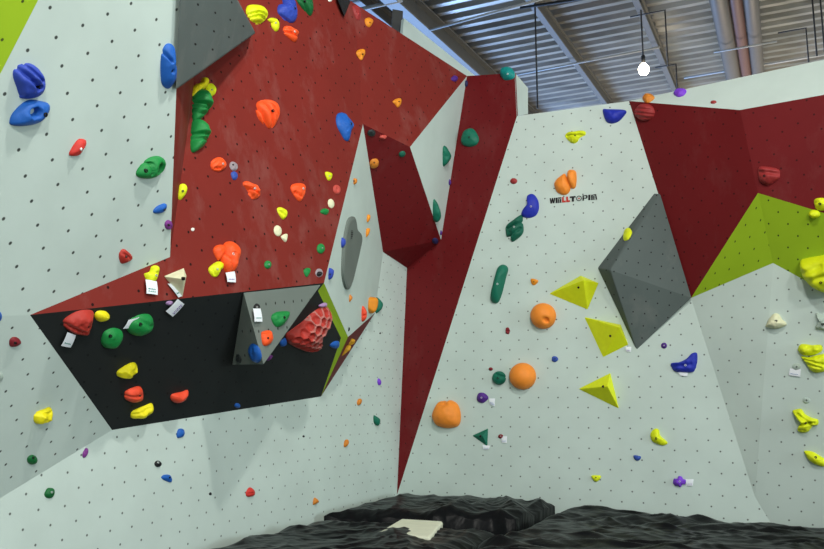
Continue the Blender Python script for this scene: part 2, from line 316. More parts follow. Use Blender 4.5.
def hold(z, shape, col, label, h=.55, grooves=(), pits=(), bolt=None, ridged=0, rough=.06, mode='dome', name='climbing_hold', want=None, parent=None, seed=None, silver=False, pw=2.0):
    """shape: outline points or ('e', cx, cy, rx, ry, rot); h: height relative to the mean radius"""
    k = Z[z][2]
    if shape[0] == 'e':
        _, cx, cy, rx, ry = shape[:5]; a = math.radians(shape[5] if len(shape) > 5 else 0)
        raw = []
        for i in range(10):
            t = 2*math.pi*i/10; u, v = rx*math.cos(t), ry*math.sin(t)
            raw.append((cx+u*math.cos(a)-v*math.sin(a), cy+u*math.sin(a)+v*math.cos(a)))
    else: raw = shape
    px = smooth_closed([zp(z, p) for p in raw], 6)
    mx = sum(p[0] for p in px)/len(px); my = sum(p[1] for p in px)/len(px)
    q, n, nm = hit(mx, my, want)
    dist = (q-EYE).length
    view = (EYE-q).normalized()
    size_px = math.sqrt(sum((p[0]-mx)**2+(p[1]-my)**2 for p in px)/len(px)); rad = size_px*dist/F
    H = h*rad
    if mode == 'blob':
        pn = (view*.8+n*.6).normalized(); base = q+n*rad*.35
    else:
        pn = n; base = q
    lift = .25*H if mode != 'blob' else 0
    ring = [on_plane(x, y, base, pn, lift)-pn*lift for x, y in px]
    mt = frame(base, pn); inv = mt.inverted()
    L2 = [inv @ p for p in ring]; c2 = (sum(p.x for p in L2)/len(L2), sum(p.y for p in L2)/len(L2))
    NT = (190 if ridged else 96) if rad > .05 else 32; NR = (80 if ridged else 32 if rad > .08 else 12) if rad > .03 else 7
    # polar radius table of the outline
    cand = []
    kk = len(L2)
    for j in range(NT):
        t = 2*math.pi*j/NT; dx, dy = math.cos(t), math.sin(t); best = 0
        for i in range(kk):
            x1, y1 = L2[i].x-c2[0], L2[i].y-c2[1]; x2, y2 = L2[(i+1) % kk].x-c2[0], L2[(i+1) % kk].y-c2[1]
            den = dx*(y2-y1)-dy*(x2-x1)
            if abs(den) < 1e-12: continue
            s = (x1*(y2-y1)-y1*(x2-x1))/den; w = (x1*dy-y1*dx)/den
            if s > 0 and -1e-6 <= w <= 1+1e-6: best = max(best, s)
        cand.append(best or rad*.5)
    def loc(p, up=None):
        x, y = zp(z, p); up = .62*H if up is None else up; v = inv @ (on_plane(x, y, base, pn, up)-pn*up); return Vector((v.x, v.y))
    gr = [(loc(a), loc(b), 1.25*w/k*dist/F, d*1.6) for a, b, w, d in grooves]
    pt_ = [(loc(a, .12*H if d > .6 else None), r/k*dist/F, d) for a, r, d in pits]
    sd = seed if seed is not None else random.random()*100
    def height(x, y, s):
        s = min(s, 1.0)
        if pw == 'ball': hh = H*math.sqrt(max(0, 1-s*s))
        elif mode == 'flat': hh = H*(1-s**6)
        elif mode == 'cone': hh = H*(1-s)
        else: hh = H*(1-s**pw)**.6
        e = 1-s**4
        if rough: hh += e*rad*rough*2.2*noise.noise(Vector((x/rad*1.3, y/rad*1.3, sd)))+e*rad*rough*.8*noise.noise(Vector((x/rad*3.5, y/rad*3.5, sd+5)))
        for a, b, w, d in gr:
            ab = b-a; tt = max(0, min(1, (Vector((x, y))-a).dot(ab)/max(1e-9, ab.length_squared))); dd = (Vector((x, y))-a-ab*tt).length
            hh -= rad*d*math.exp(-(dd/w)**2)
        for a, r, d in pt_:
            dd = (Vector((x, y))-a).length; hh -= rad*d/(1+(dd/r)**6)
        if ridged:   # honeycomb relief
            dd = cell(x/rad*ridged, y/rad*ridged); hh += e*rad*(.34*max(0, 1-dd/.40)**1.4-.16)
        return max(hh, -.2*rad) if s < .98 else hh
    vs = []; fs = []
    x0, y0 = c2
    apex = height(x0, y0, 0); vs.append((x0, y0, apex))
    for i in range(1, NR+1):
        s = math.sin(.5*math.pi*i/NR) if mode != 'cone' else i/NR
        for j in range(NT):
            t = 2*math.pi*j/NT; r = cand[j]*s; x = x0+r*math.cos(t); y = y0+r*math.sin(t)
            vs.append((x, y, max(height(x, y, s), 0) if i == NR else height(x, y, s)))
    drop = -.006 if mode != 'blob' else None
    if mode == 'blob':
        for i in range(NR-1, 0, -1):
            s = math.sin(.5*math.pi*i/NR)
            for j in range(NT):
                t = 2*math.pi*j/NT; r = cand[j]*s; vs.append((x0+r*math.cos(t), y0+r*math.sin(t), -H*math.sqrt(max(0, 1-s*s))))
        vs.append((x0, y0, -H)); rows = 2*NR-1
    else:
        for j in range(NT):
            t = 2*math.pi*j/NT; r = cand[j]*.94; vs.append((x0+r*math.cos(t), y0+r*math.sin(t), drop))
        vs.append((x0, y0, drop)); rows = NR+1
    for j in range(NT): fs.append((0, 1+j, 1+(j+1) % NT))
    for i in range(rows-1):
        for j in range(NT):
            a = 1+i*NT; fs.append((a+j, a+NT+j, a+NT+(j+1) % NT, a+(j+1) % NT))
    last = len(vs)-1; a = 1+(rows-1)*NT
    for j in range(NT): fs.append((last, a+(j+1) % NT, a+j))
    fm = None
    if ridged:   # worn pale chalk on the ribs of the upper part
        fm = []
        for f in fs:
            x = sum(vs[i][0] for i in f)/len(f); y = sum(vs[i][1] for i in f)/len(f)
            up = noise.noise(Vector((x*4, y*4, 2)))*.3+(y-y0)/rad*.5+(x-x0)/rad*.3
            fm.append(1 if cell(x/rad*ridged, y/rad*ridged) < .085 and -.15 < up < .8 else 0)
    o = mesh_obj(name, vs, fs, HC[col], mt if parent is None else parent.matrix_basis.inverted() @ mt, parent, smooth=True, mats=[HC[col], HC['chalkpink']] if ridged else None, fm=fm)
    if label: props(o, label, 'climbing hold', HOLDS)
    if bolt is not None:
        up = .6*H
        for _ in range(6):
            b = loc(bolt, up); ang = math.atan2(b.y-y0, b.x-x0) % (2*math.pi); R = cand[int(round(ang/(2*math.pi)*NT)) % NT]
            up = .5*up+.5*height(b.x, b.y, min(.92, (b-Vector((x0, y0))).length/max(R, 1e-6)))
        ang = math.atan2(b.y-y0, b.x-x0) % (2*math.pi); R = cand[int(round(ang/(2*math.pi)*NT)) % NT]
        s = min(.9, (b-Vector((x0, y0))).length/max(R, 1e-6)); b = Vector((x0, y0))+(b-Vector((x0, y0))).normalized()*s*R if s > 0 else b
        hz = height(b.x, b.y, s); r = max(.0065, min(.011, rad*.16)); bv, bf = [], []
        prof = ((r*1.0, -.012), (r*1.0, .0035), (r*.85, .005), (r*.5, .005), (r*.45, -.003)); g = 12
        for rr, zz in prof:
            for i in range(g): t = 2*math.pi*i/g; bv.append((b.x+rr*math.cos(t), b.y+rr*math.sin(t), hz+zz))
        for i in range(len(prof)-1):
            for j in range(g): bf.append((i*g+j, i*g+(j+1) % g, (i+1)*g+(j+1) % g, (i+1)*g+j))
        bf.append(tuple(range(g))); bf.append(tuple(range((len(prof)-1)*g, len(prof)*g)))
        mesh_obj('bolt', bv, bf, M['silver'] if silver else M['bolt'], None, o)
    return o
def cell(x, y):
    """distance to the nearest border of a jittered hexagonal cell pattern"""
    d = []
    gy = math.floor(y/.866)
    for j in range(gy-1, gy+3):
        for i in range(math.floor(x)-2, math.floor(x)+3):
            h1 = math.sin(i*127.1+j*311.7)*43758.5; h2 = math.sin(i*269.5+j*183.3)*43758.5
            cx = i+(.5 if j % 2 else 0)+.22*((h1 % 1)-.5); cy = j*.866+.22*((h2 % 1)-.5)
            d.append(math.hypot(x-cx, y-cy))
    d.sort(); return (d[1]-d[0])/2
TAGS = 'paper route tags stuck by the holds'
def tag(z, quad, label, ink='ink_green', lift=.02, want=None, lines=2):
    P = [zp(z, p) for p in quad]; mx = sum(p[0] for p in P)/4; my = sum(p[1] for p in P)/4
    q, n, nm = hit(mx, my, want); mt = frame(on_plane(mx, my, q, n, lift), n); inv = mt.inverted()
    C = [inv @ on_plane(x, y, q, n, lift) for x, y in P]
    G = 6; vs = []; fs = []
    def at(u, v, o=0):
        p = (C[0]*(1-u)+C[1]*u)*(1-v)+(C[3]*(1-u)+C[2]*u)*v
        return Vector((p.x, p.y, .006*math.sin(v*2.4)+.003*math.sin(u*3)+o))
    for o in (0, -.0012):
        for i in range(G+1):
            for j in range(G+1): vs.append(at(i/G, j/G, o))
    k = (G+1)**2
    for i in range(G):
        for j in range(G):
            a = i*(G+1)+j; fs.append((a, a+1, a+G+2, a+G+1)); fs.append((k+a, k+a+G+1, k+a+G+2, k+a+1))
    edge = [i*(G+1) for i in range(G+1)]+[G*(G+1)+j for j in range(1, G+1)]+[i*(G+1)+G for i in range(G-1, -1, -1)]+[j for j in range(G-1, 0, -1)]
    for i in range(len(edge)): a, b = edge[i], edge[(i+1) % len(edge)]; fs.append((a, b, b+k, a+k))
    o = mesh_obj('paper_tag', vs, fs, M['paper'], mt, smooth=False); props(o, label, 'paper tag', TAGS)
    if lines:
        vs, fs = [], []
        for l in range(lines):
            v0 = .62+.17*l if lines > 1 else .7; u = .15
            while u < .8:
                w = random.uniform(.05, .13); b = len(vs)
                for o_ in (.0016, .0004): vs += [at(u, v0, o_), at(u+w, v0-random.uniform(-.03, .03), o_), at(u+w, v0+.07, o_), at(u, v0+.07, o_)]
                fs += [(b, b+1, b+2, b+3), (b+4, b+5, b+6, b+7)]+[(b+i, b+(i+1) % 4, b+4+(i+1) % 4, b+4+i) for i in range(4)]
                u += w+.04
        mesh_obj('handwriting', vs, fs, M[ink], None, o)
    return o

# --- white upper left panel
hold('A', [(68,268),(95,254),(130,252),(160,275),(175,310),(176,350),(160,378),(125,390),(85,385),(72,350),(60,305)], 'indigo', "lumpy violet blue climbing hold directly above the blue ring shaped one", .75, grooves=[((80,262),(150,345),7,.22),((66,300),(100,380),6,.2),((120,262),(168,320),5,.15)], pits=[((157,341),7,.2)], bolt=(157,341), rough=.10)
hold('A', [(45,480),(55,450),(90,412),(125,393),(165,398),(198,410),(192,445),(165,475),(130,492),(80,497),(50,492)], 'blue', 'blue ring shaped climbing hold with an oval hollow at the far upper left', .6, pits=[((112,440),13,.75),((127,435),13,.75)], bolt=(178,450), rough=.07)
hold('A', [(640,215),(650,185),(665,172),(683,178),(684,205),(680,235),(688,275),(685,320),(672,347),(655,347),(640,325),(636,270)], 'blue', 'long upright blue climbing hold on the white panel beside the big grey volume', .5, bolt=(671,278), grooves=[((650,200),(668,240),4,.15)], rough=.04, pits=[((671,278),7,.15)])
hold('3', [(65,170),(90,120),(125,72),(150,62),(183,72),(180,100),(150,150),(125,178),(85,180)], 'red', 'slanted red climbing hold with a steel bolt on the upper left white panel', .6, bolt=(145,132), silver=True)
hold('3', [(535,310),(545,275),(585,225),(630,192),(680,182),(720,198),(728,240),(710,285),(665,325),(610,338),(555,330)], 'green', 'green oval climbing hold with a deep pocket on the upper left white panel', .75, pits=[((662,262),30,.9)], grooves=[((575,240),(640,232),6,.15),((630,232),(628,300),6,.15)], bolt=(592,280))
hold('F', [(603,325),(612,305),(640,290),(655,292),(652,312),(630,328)], 'blue', 'small blue climbing hold below the green pocket hold on the white panel', .6, bolt=(645,312))
hold('F', ('e',663,373,15,19), 'plum', 'small knobbly purple climbing hold on the right edge of the upper left white panel', .8, rough=.3, bolt=(663,373))
hold('F', [(470,490),(478,472),(495,470),(520,495),(515,512),(482,526),(472,510)], 'brick', 'small brick red triangular climbing hold near the lower corner of the upper left white panel', .7, grooves=[((478,480),(515,505),3,.15)], bolt=(495,497))
hold('K', ('e',-3,222,11,20), 'blue', 'small blue climbing hold cut off by the left edge of the photo', .5)
hold('K', [(40,315),(55,303),(75,308),(84,325),(65,340),(42,340)], 'wine', 'small dark red climbing hold left of the pointed tip of the black panel', .7, bolt=(60,325))
hold('K', ('e',-1,458,15,19), 'greywhite', 'white round climbing hold cut off by the left edge of the photo', .5)
hold('P', [(137,150),(145,130),(175,118),(203,110),(207,150),(190,165),(155,174),(140,168)], 'yellow', 'yellow blocky climbing hold alone on the white panel at the lower left', .8, grooves=[((145,140),(200,130),4,.15)], rough=.16)
hold('P', ('e',128,314,20,19,-20), 'darkgreen', 'small green climbing hold below the yellow one at the lower left', .7, bolt=(130,305))
hold('P', [(180,438),(190,424),(212,426),(215,445),(205,463),(185,463),(176,450)], 'darkgreen', "small green climbing hold lowest on the left side of the photo", .7, bolt=(203,440), silver=True)
hold('P', ('e',336,286,9,21,20), 'plum', 'small narrow purple climbing hold on the crease of the lower left white wall', .7, grooves=[((335,270),(335,300),2,.2)])
hold('P', ('e',621,329,13,13), 'black', 'small round black climbing hold on the lower left white wall above a blue one', .9, bolt=(621,324), silver=True)
hold('6', [(697,258),(715,240),(755,240),(772,270),(765,292),(725,280)], 'blue', 'small flat blue climbing hold just under the round black one', .6, bolt=(752,258))
hold('P', [(695,215),(703,192),(723,195),(722,220),(700,228)], 'blue', 'small blue climbing hold just below the bottom edge of the black panel', .7)
# --- large red panel
hold('b', [(120,75),(130,35),(170,28),(225,42),(260,85),(255,125),(215,160),(175,155),(135,115)], 'lime', 'large yellow climbing hold with stripes of ribs at the top right of the grey plate', .8, grooves=[((128,92),(190,84),5,.22),((190,84),(258,108),5,.22),((138,116),(190,106),5,.22),((190,106),(245,130),5,.22),((155,138),(228,146),5,.2)], rough=.03)
hold('b', [(262,135),(285,120),(320,130),(338,165),(335,205),(315,213),(290,180),(285,150)], 'lime', 'small curved yellow climbing hold right of the ribbed yellow one', .7, bolt=(315,157), silver=True)
hold('b', [(335,60),(345,28),(372,22),(372,-15),(432,-15),(455,30),(463,90),(455,140),(425,152),(385,135),(345,95)], 'indigo', 'large smooth blue climbing hold with a hooked top at the top edge of the photo', .7, bolt=(443,58), grooves=[((350,80),(425,140),4,.12)], rough=.05)
hold('b', [(465,-20),(520,-30),(560,-20),(570,40),(568,95),(550,102),(510,60),(475,15)], 'darkgreen', 'dark green climbing hold at the top edge right of the large blue one', .7, grooves=[((500,0),(555,90),5,.2)], bolt=(515,8))
hold('b', [(370,205),(380,178),(405,175),(440,195),(472,225),(465,245),(460,280),(440,283),(400,250),(378,228)], 'flame', 'orange folded climbing hold below the large smooth blue one', .7, grooves=[((378,205),(460,252),5,.28),((395,195),(430,205),4,.15)], bolt=(445,217), silver=True, rough=.12)
hold('b', ('e',688,0,14,12), 'white', 'tiny white climbing hold at the top edge of the red panel', .6)
hold('B', [(715,25),(735,20),(750,45),(748,75),(735,76),(722,50)], 'rust', 'rust red climbing hold near the top edge, almost the colour of the panel', .5, rough=.15)
hold('C', [(60,75),(75,68),(92,82),(80,105),(65,98)], 'cheddar', 'small orange climbing hold near the sloping top edge of the red panel, uppermost of three', .7, bolt=(78,88))
hold('C', [(25,205),(40,192),(60,195),(58,215),(48,235),(35,225)], 'cheddar', 'small orange climbing hold high on the red panel, middle of three', .7, bolt=(50,212), rough=.2)
hold('c', [(502,285),(525,265),(558,263),(558,300),(538,325),(520,305)], 'cheddar', "small pointed orange climbing hold above the dark red overhang, lowest of three", .7, bolt=(543,285))
hold('C', [(397,310),(410,295),(425,305),(415,320)], 'purple', 'small purple climbing hold on the red panel close to its right hand tip', .7)
hold('C', ('e',456,328,7,13), 'navy', 'small dark purple climbing hold at the right hand tip of the red panel', .8, mode='blob')
hold('B', [(343,420),(352,395),(385,388),(415,397),(428,420),(428,460),(415,492),(400,502),(375,488),(350,455)], 'flame', 'large orange climbing hold with diagonal grooves in the middle of the red panel', .7, grooves=[((352,408),(398,498),5,.25),((372,395),(412,490),5,.22),((345,432),(375,485),4,.2),((385,392),(427,450),4,.15)], bolt=(400,436), rough=.05)
hold('c', [(118,400),(130,365),(165,360),(205,400),(232,450),(215,490),(205,548),(180,548),(150,500),(125,450)], 'blue', 'blue teardrop climbing hold on the red panel above the narrow white side face', .6, bolt=(213,437), rough=.06)
hold('t', [(430,240),(435,190),(455,165),(490,150),(505,118),(535,120),(545,150),(530,185),(495,205),(465,215),(450,240)], 'yellow', 'yellow bent climbing hold on top of the stacked green ribbed holds', .8, rough=.05, want='wall_left_red')
hold('t', [(525,200),(535,165),(565,160),(590,195),(585,235),(555,250),(530,230)], 'lime', 'round yellow climbing hold to the right of the yellow bent one', .8, bolt=(562,205), silver=True, want='wall_left_red')
hold('t', [(450,215),(500,195),(530,215),(548,270),(558,320),(530,355),(500,400),(445,405)], 'green', 'upper green ribbed climbing hold beside the white panel', 1.0, grooves=[((450,262),(550,320),9,.35),((450,300),(545,338),8,.25),((450,345),(525,365),7,.25)], want='wall_left_red', rough=.03)
hold('t', [(440,425),(480,402),(510,430),(530,480),(542,515),(520,560),(500,600),(435,620)], 'green', 'lower green ribbed climbing hold beside the white panel', 1.0, grooves=[((440,492),(538,512),9,.3),((440,530),(530,545),7,.2)], want='wall_left_red', rough=.03)
hold('4', [(78,235),(90,205),(125,185),(160,195),(185,240),(165,270),(130,283),(90,270)], 'flame', 'round orange climbing hold left of a chalky grey one on the red panel', .75, grooves=[((110,258),(142,262),5,.25),((85,230),(120,200),5,.12)], bolt=(157,232), silver=True, rough=.12)
hold('4', [(205,235),(225,215),(255,235),(260,265),(240,280),(215,270)], 'greyish', 'chalky grey climbing hold between two orange ones on the red panel', .6, rough=.15, bolt=(228,238))
hold('4', [(215,295),(235,283),(258,300),(255,335),(232,342),(218,320)], 'slate', 'small violet climbing hold right under the chalky grey one', .6, rough=.12)
hold('4', [(300,365),(320,348),(355,360),(390,385),(412,430),(408,460),(372,475),(345,450),(320,400)], 'flame', 'orange knobbly climbing hold slanting down to the right on the red panel', .7, grooves=[((325,385),(372,455),6,.2),((350,405),(405,440),5,.22),((310,362),(340,372),4,.1)], bolt=(376,400), silver=True, rough=.16)
hold('4', [(628,390),(645,368),(690,362),(722,375),(728,410),(715,460),(690,490),(655,455),(632,415)], 'flame', 'smooth orange shield shaped climbing hold with a slot on the red panel', .65, grooves=[((660,425),(697,455),6,.28)], bolt=(708,402), silver=True)
hold('G', [(610,168),(620,163),(637,172),(632,195),(620,195)], 'lime', 'small yellow climbing hold high on the red panel near its right edge', .7, bolt=(625,180), silver=True)
hold('G', [(422,310),(435,302),(458,315),(460,335),(448,350),(435,340)], 'lime', 'small yellow climbing hold below the orange shield shaped one', .7, grooves=[((430,315),(450,335),3,.2)])
hold('G', ('e',633,288,12,19,-10), 'cream', 'white oval climbing hold next to the right edge of the red panel', .5)
hold('G', ('e',424,395,15,22,-10), 'cream', 'white oval climbing hold in the middle of the red panel', .5)
hold('G', [(436,418),(460,407),(455,440)], 'cream', 'small white triangular climbing hold touching the white oval', .5, mode='flat')
hold('G', ('e',656,233,14,19,-15), 'pinkred', 'salmon coloured climbing hold above the white oval near the right edge of the red panel', .6, pits=[((656,233),7,.25)])
hold('G', [(590,322),(605,307),(625,315),(615,332)], 'green', 'small flat green climbing hold below the right white oval', .7)
hold('G', ('e',593,465,15,20), 'green', 'small green climbing hold with a steel bolt near the right edge of the red panel', .7, bolt=(598,463), silver=True)
hold('G', ('e',385,528,14,16), 'green', "small round green climbing hold above the grey pyramid on the red panel", .7, bolt=(388,528), silver=True)
hold('L', [(682,160),(695,148),(710,155),(695,185)], 'green', 'small green leaf shaped climbing hold just left of the black knob', .7)
hold('L', ('e',743,168,15,17), 'greyish', 'pale round climbing hold disc at the lower right corner of the red panel', .3)
hold('L', ('e',743,172,10,10), 'black', 'small black knob on the pale disc at the lower right corner of the red panel', 1.6)
hold('G', [(23,262),(30,225),(50,210),(67,222),(62,250),(38,277)], 'lime', 'yellow oval climbing hold on the narrow red return beside the white panel', .6, bolt=(50,240), mode='blob')
hold('G', ('e',90,390,7,7), 'white', 'tiny white round climbing hold low on the left of the red panel', .6)
# three lobed orange hold
def lobed():
    q, n, nm = hit(*zp('f', (620, 110))); root = bpy.data.objects.new('climbing_hold', None); COL.objects.link(root); root.matrix_basis = frame(q, n)
    props(root, 'large orange three lobed climbing hold above the black panel', 'climbing hold', HOLDS)
    hold('f', [(508,70),(525,38),(565,30),(585,55),(580,95),(545,140),(525,115)], 'flame', None, .8, name='lobe', parent=root)
    hold('f', [(580,40),(600,10),(640,8),(680,45),(690,100),(672,160),(660,205),(635,212),(605,150),(582,100)], 'flame', None, .8, bolt=(640,95), silver=True, name='lobe', parent=root, pits=[((640,95),12,.12)])
    hold('f', [(560,100),(585,98),(612,145),(632,205),(620,230),(595,218),(570,160)], 'flame', None, .95, name='lobe', parent=root)
lobed()
hold('f', [(475,205),(490,175),(540,145),(575,160),(570,195),(545,215),(535,250),(500,245)], 'lime', 'yellow climbing hold tucked under the left side of the orange three lobed hold', .75, bolt=(532,200), silver=True, grooves=[((500,195),(520,235),5,.2)])
tag('f', [(588,225),(650,215),(655,293),(597,288)], 'white paper tag hanging below the orange three lobed hold', 'ink_purple', lines=1)
tag('f', [(38,270),(115,285),(118,378),(42,368)], 'white paper tag hanging below the yellow hold at the left part of the red panel', 'ink_green')
hold('f', [(35,230),(70,215),(85,180),(115,172),(135,190),(130,230),(110,285),(75,298),(50,270)], 'lime', 'yellow two humped climbing hold above a paper tag, left of the cream fan shaped hold', .75, bolt=(110,243), silver=True, grooves=[((70,225),(120,225),8,.1)])
tag('f', [(190,300),(215,300),(285,385),(262,396)], 'white paper tag half hidden behind the cream fan shaped hold', 'ink_green', lines=1, lift=.008)
def facet_hold(z, pts, faces, col, label, bolt=None, group=HOLDS, want=None, silver=False, cat='climbing hold'):
    P = []
    for p in pts:
        x, y = zp(z, p[:2]); q, n, nm = hit(x, y, want); P.append(on_plane(x, y, q, n, p[2]))
    c = sum(P, Vector())/len(P)
    o = mesh_obj('climbing_hold', [p-c for p in P], faces, HC[col], Matrix.Translation(c)); b = o.modifiers.new('bevel', 'BEVEL'); b.width = .006; b.segments = 2
    props(o, label, cat, group)
    if bolt:
        x, y = zp(z, bolt); r = ray(x, y); best = None
        for f in faces:
            for i in range(1, len(f)-1):
                q = intersect_ray_tri(P[f[0]], P[f[i]], P[f[i+1]], r, EYE, True)
                if q is not None and (best is None or (q-EYE).length < (best[0]-EYE).length):
                    nn = (P[f[i]]-P[f[0]]).cross(P[f[i+1]]-P[f[0]]).normalized(); nn = -nn if nn.dot(q-EYE) > 0 else nn; best = (q, nn)
        q, nn = best; mt = frame(q, nn); v, fc = tube_geo([(0, 0, -.01), (0, 0, .004)], .012, 12)
        mesh_obj('bolt', v, fc, M['silver' if silver else 'bolt'], Matrix.Translation(-c) @ mt, o)
    return o
facet_hold('f', [(160,248,.0),(300,190,.0),(320,245,0),(290,398,0),(225,325,0),(304,268,.12)], [(0,5,1),(1,5,2),(2,5,3),(3,5,4),(4,5,0),(0,1,2,3,4)], 'cream', 'cream fan shaped climbing hold with sharp facets above the black panel', bolt=(297,262))
tag('f', [(178,490),(260,405),(302,438),(222,525)], 'tilted white paper tag with purple writing at the top edge of the black panel', 'ink_purple')
hold('f', ('e',203,434,26,14,-10), 'lilac', "pale lilac climbing hold behind the tilted paper tag with purple writing", .6, rough=.15)
facet_hold('b', [(733,-18,0),(830,2,0),(786,112,0),(733,-18,.045),(830,2,.045),(786,112,.045)], [(0,1,2),(3,4,5),(0,1,4,3),(1,2,5,4),(2,0,3,5)], 'black', 'flat black triangular climbing hold at the top edge of the red panel', want='wall_left_red')
# --- black underside
hold('K', [(253,250),(270,228),(320,203),(370,205),(365,240),(350,290),(330,298),(290,290),(262,270)], 'brick', 'large red blocky climbing hold at the left tip of the black panel', .8, grooves=[((270,262),(335,288),6,.18)], pits=[((343,265),8,.2)], bolt=(343,265), rough=.12)
tag('K', [(265,283),(298,295),(275,342),(238,335)], 'white paper tag hanging under the large red hold on the black panel', 'ink_green', lines=1)
hold('K', [(373,222),(385,203),(415,203),(432,218),(425,235),(390,243)], 'yellow', 'small yellow climbing hold just right of the large red one on the black panel', .8)
hold('K', [(402,315),(415,285),(450,270),(483,283),(478,315),(455,345),(420,348),(405,335)], 'green', 'dark green rounded climbing hold on the black panel, lower left of two green ones', .8, bolt=(434,300), rough=.04)
tag('K', [(483,270),(505,235),(545,222),(520,262)], 'white paper tag sticking out behind the right green hold on the black panel', 'ink_green', lines=0, lift=.012)
hold('K', [(500,265),(520,235),(560,217),(595,220),(605,250),(590,280),(550,300),(515,292)], 'green', 'green rounded climbing hold on the black panel with a paper tag behind it', .8, bolt=(552,254), grooves=[((540,232),(595,262),6,.08)], rough=.05)
hold('K', [(462,450),(470,435),(510,410),(535,407),(540,430),(520,455),(500,465),(470,462)], 'yellow', 'yellow climbing hold in the middle of the black panel below the green ones', .8, rough=.16)
hold('P', [(492,65),(500,45),(545,28),(562,40),(560,75),(530,90),(500,82)], 'coral', 'orange red climbing hold on the black panel, left of two', .8, grooves=[((498,68),(550,60),4,.15)], bolt=(548,62))
hold('P', [(672,75),(680,58),(715,50),(740,42),(735,65),(710,88),(685,90)], 'coral', 'orange red climbing hold on the black panel, right of two', .8, rough=.08)
hold('P', [(517,145),(525,125),(570,105),(600,95),(602,120),(570,145),(525,153)], 'yellow', 'yellow flat climbing hold near the bottom edge of the black panel', .7, grooves=[((530,140),(590,112),4,.12)], rough=.1)
hold('g', ('e',172,118,13,11), 'blue', 'small blue climbing hold right on the bottom edge of the black panel', .8)
hold('L', [(622,415),(645,396),(685,366),(722,332),(765,306),(785,310),(793,335),(770,370),(740,405),(733,445),(735,475),(700,482),(650,462),(622,440)], 'brick', 'huge red honeycomb textured climbing hold hanging on the black panel', .62, ridged=2.3, rough=.03, want='wall_left_black')
hold('L', [(738,300),(762,287),(775,290),(765,300)], 'lilac', 'small pale lilac climbing hold peeking out above the honeycomb hold', .9, want='wall_left_black')
hold('L', [(590,440),(612,425),(614,450),(595,458)], 'blue', 'small blue climbing hold between the grey pyramid and the honeycomb hold', .7, want='wall_left_black')
hold('M', [(393,335),(412,320),(430,322),(425,345),(405,347)], 'blue', 'small blue climbing hold right of the honeycomb hold on the black panel', .7)
# --- grey pyramid
tag('L', [(483,308),(512,308),(518,360),(487,360)], 'white paper tag hanging from a black knob on the grey pyramid', 'ink_green', lines=1)
hold('L', [(487,300),(497,288),(508,295),(507,312),(490,310)], 'black', 'small black climbing hold above the paper tag on the grey pyramid', 1.0, bolt=(499,303), silver=True)
hold('L', [(558,345),(570,325),(600,318),(628,320),(622,345),(600,375),(575,378)], 'green', 'green rounded climbing hold on the light face of the grey pyramid', .7, bolt=(605,343), rough=.08)
hold('L', [(518,410),(525,397),(555,395),(562,430),(545,452),(525,450)], 'flame', 'orange climbing hold on the light face of the grey pyramid', .7, bolt=(542,424), grooves=[((525,410),(550,405),3,.12)])
hold('L', [(533,500),(543,480),(552,490),(562,495),(550,505),(540,515)], 'plum', 'small purple star shaped climbing hold at the lower tip of the grey pyramid', .7, rough=.2)
hold('L', [(463,470),(475,447),(500,460),(512,500),(500,522),(475,510)], 'blue', 'blue shield shaped climbing hold on the shaded face of the grey pyramid', .6)
hold('L', ('e',425,506,10,18,-15), 'charcoal', 'small black climbing hold in the lower left corner of the grey pyramid', .6, grooves=[((418,495),(430,518),3,.2)])
# --- narrow white side face
hold('d', [(128,360),(145,325),(172,340),(172,375),(145,398)], 'indigo', 'small blue climbing hold left of the tall grey fin', .8, mode='blob')
hold('e', [(45,50),(52,0),(60,-15),(92,0),(85,50),(60,68)], 'indigo', "blue climbing hold on the white side face beside the red panel corner", .8, mode='blob', bolt=(70,30))
hold('d', [(310,205),(325,170),(345,175),(335,215),(315,222)], 'cheddar', 'small orange climbing hold right of the grey fin, upper of two', .8, mode='blob')
hold('d', [(305,300),(315,268),(342,265),(330,310),(310,325)], 'cheddar', 'small orange climbing hold right of the grey fin, lower of two', .8, mode='blob')
hold('e', [(190,190),(205,168),(222,192),(200,222)], 'brownorange', 'small dull orange climbing hold below the tip of the grey fin', .8, mode='blob')
hold('e', [(308,192),(322,187),(380,190),(384,240),(368,285),(345,298),(305,262)], 'cheddar', 'orange cube shaped climbing hold on the white side face next to a teal one', .9, mode='blob', pw=6, rough=.02)
hold('e', [(376,190),(410,205),(428,240),(410,280),(372,295)], 'teal', 'teal half round climbing hold against the right side of the orange cube shaped one', .9, mode='blob', pw=3)
hold('e', [(272,290),(280,252),(300,250),(318,290),(312,335),(292,355),(275,340)], 'coral', 'orange red upright oval climbing hold below left of the orange cube shaped one', .8, mode='blob', pits=[((300,310),7,.5)])
hold('e', ('e',197,408,7,15,15), 'black', 'small black climbing hold above the tip of the lime strip', .8, mode='blob')
hold('M', [(453,330),(462,312),(480,308),(492,318),(475,335)], 'olive', 'small mustard climbing hold on the dark red sliver, upper of two', .7, mode='blob', rough=.15)
hold('M', [(440,352),(455,335),(475,338),(460,360),(432,378)], 'olive', 'small mustard climbing hold on the dark red sliver, lower of two', .7, mode='blob', rough=.15)
hold('G', [(712,205),(716,190),(733,192),(732,208),(720,215)], 'brownorange', 'small orange climbing hold high on the narrow white side face', .8, mode='blob', bolt=(722,200))
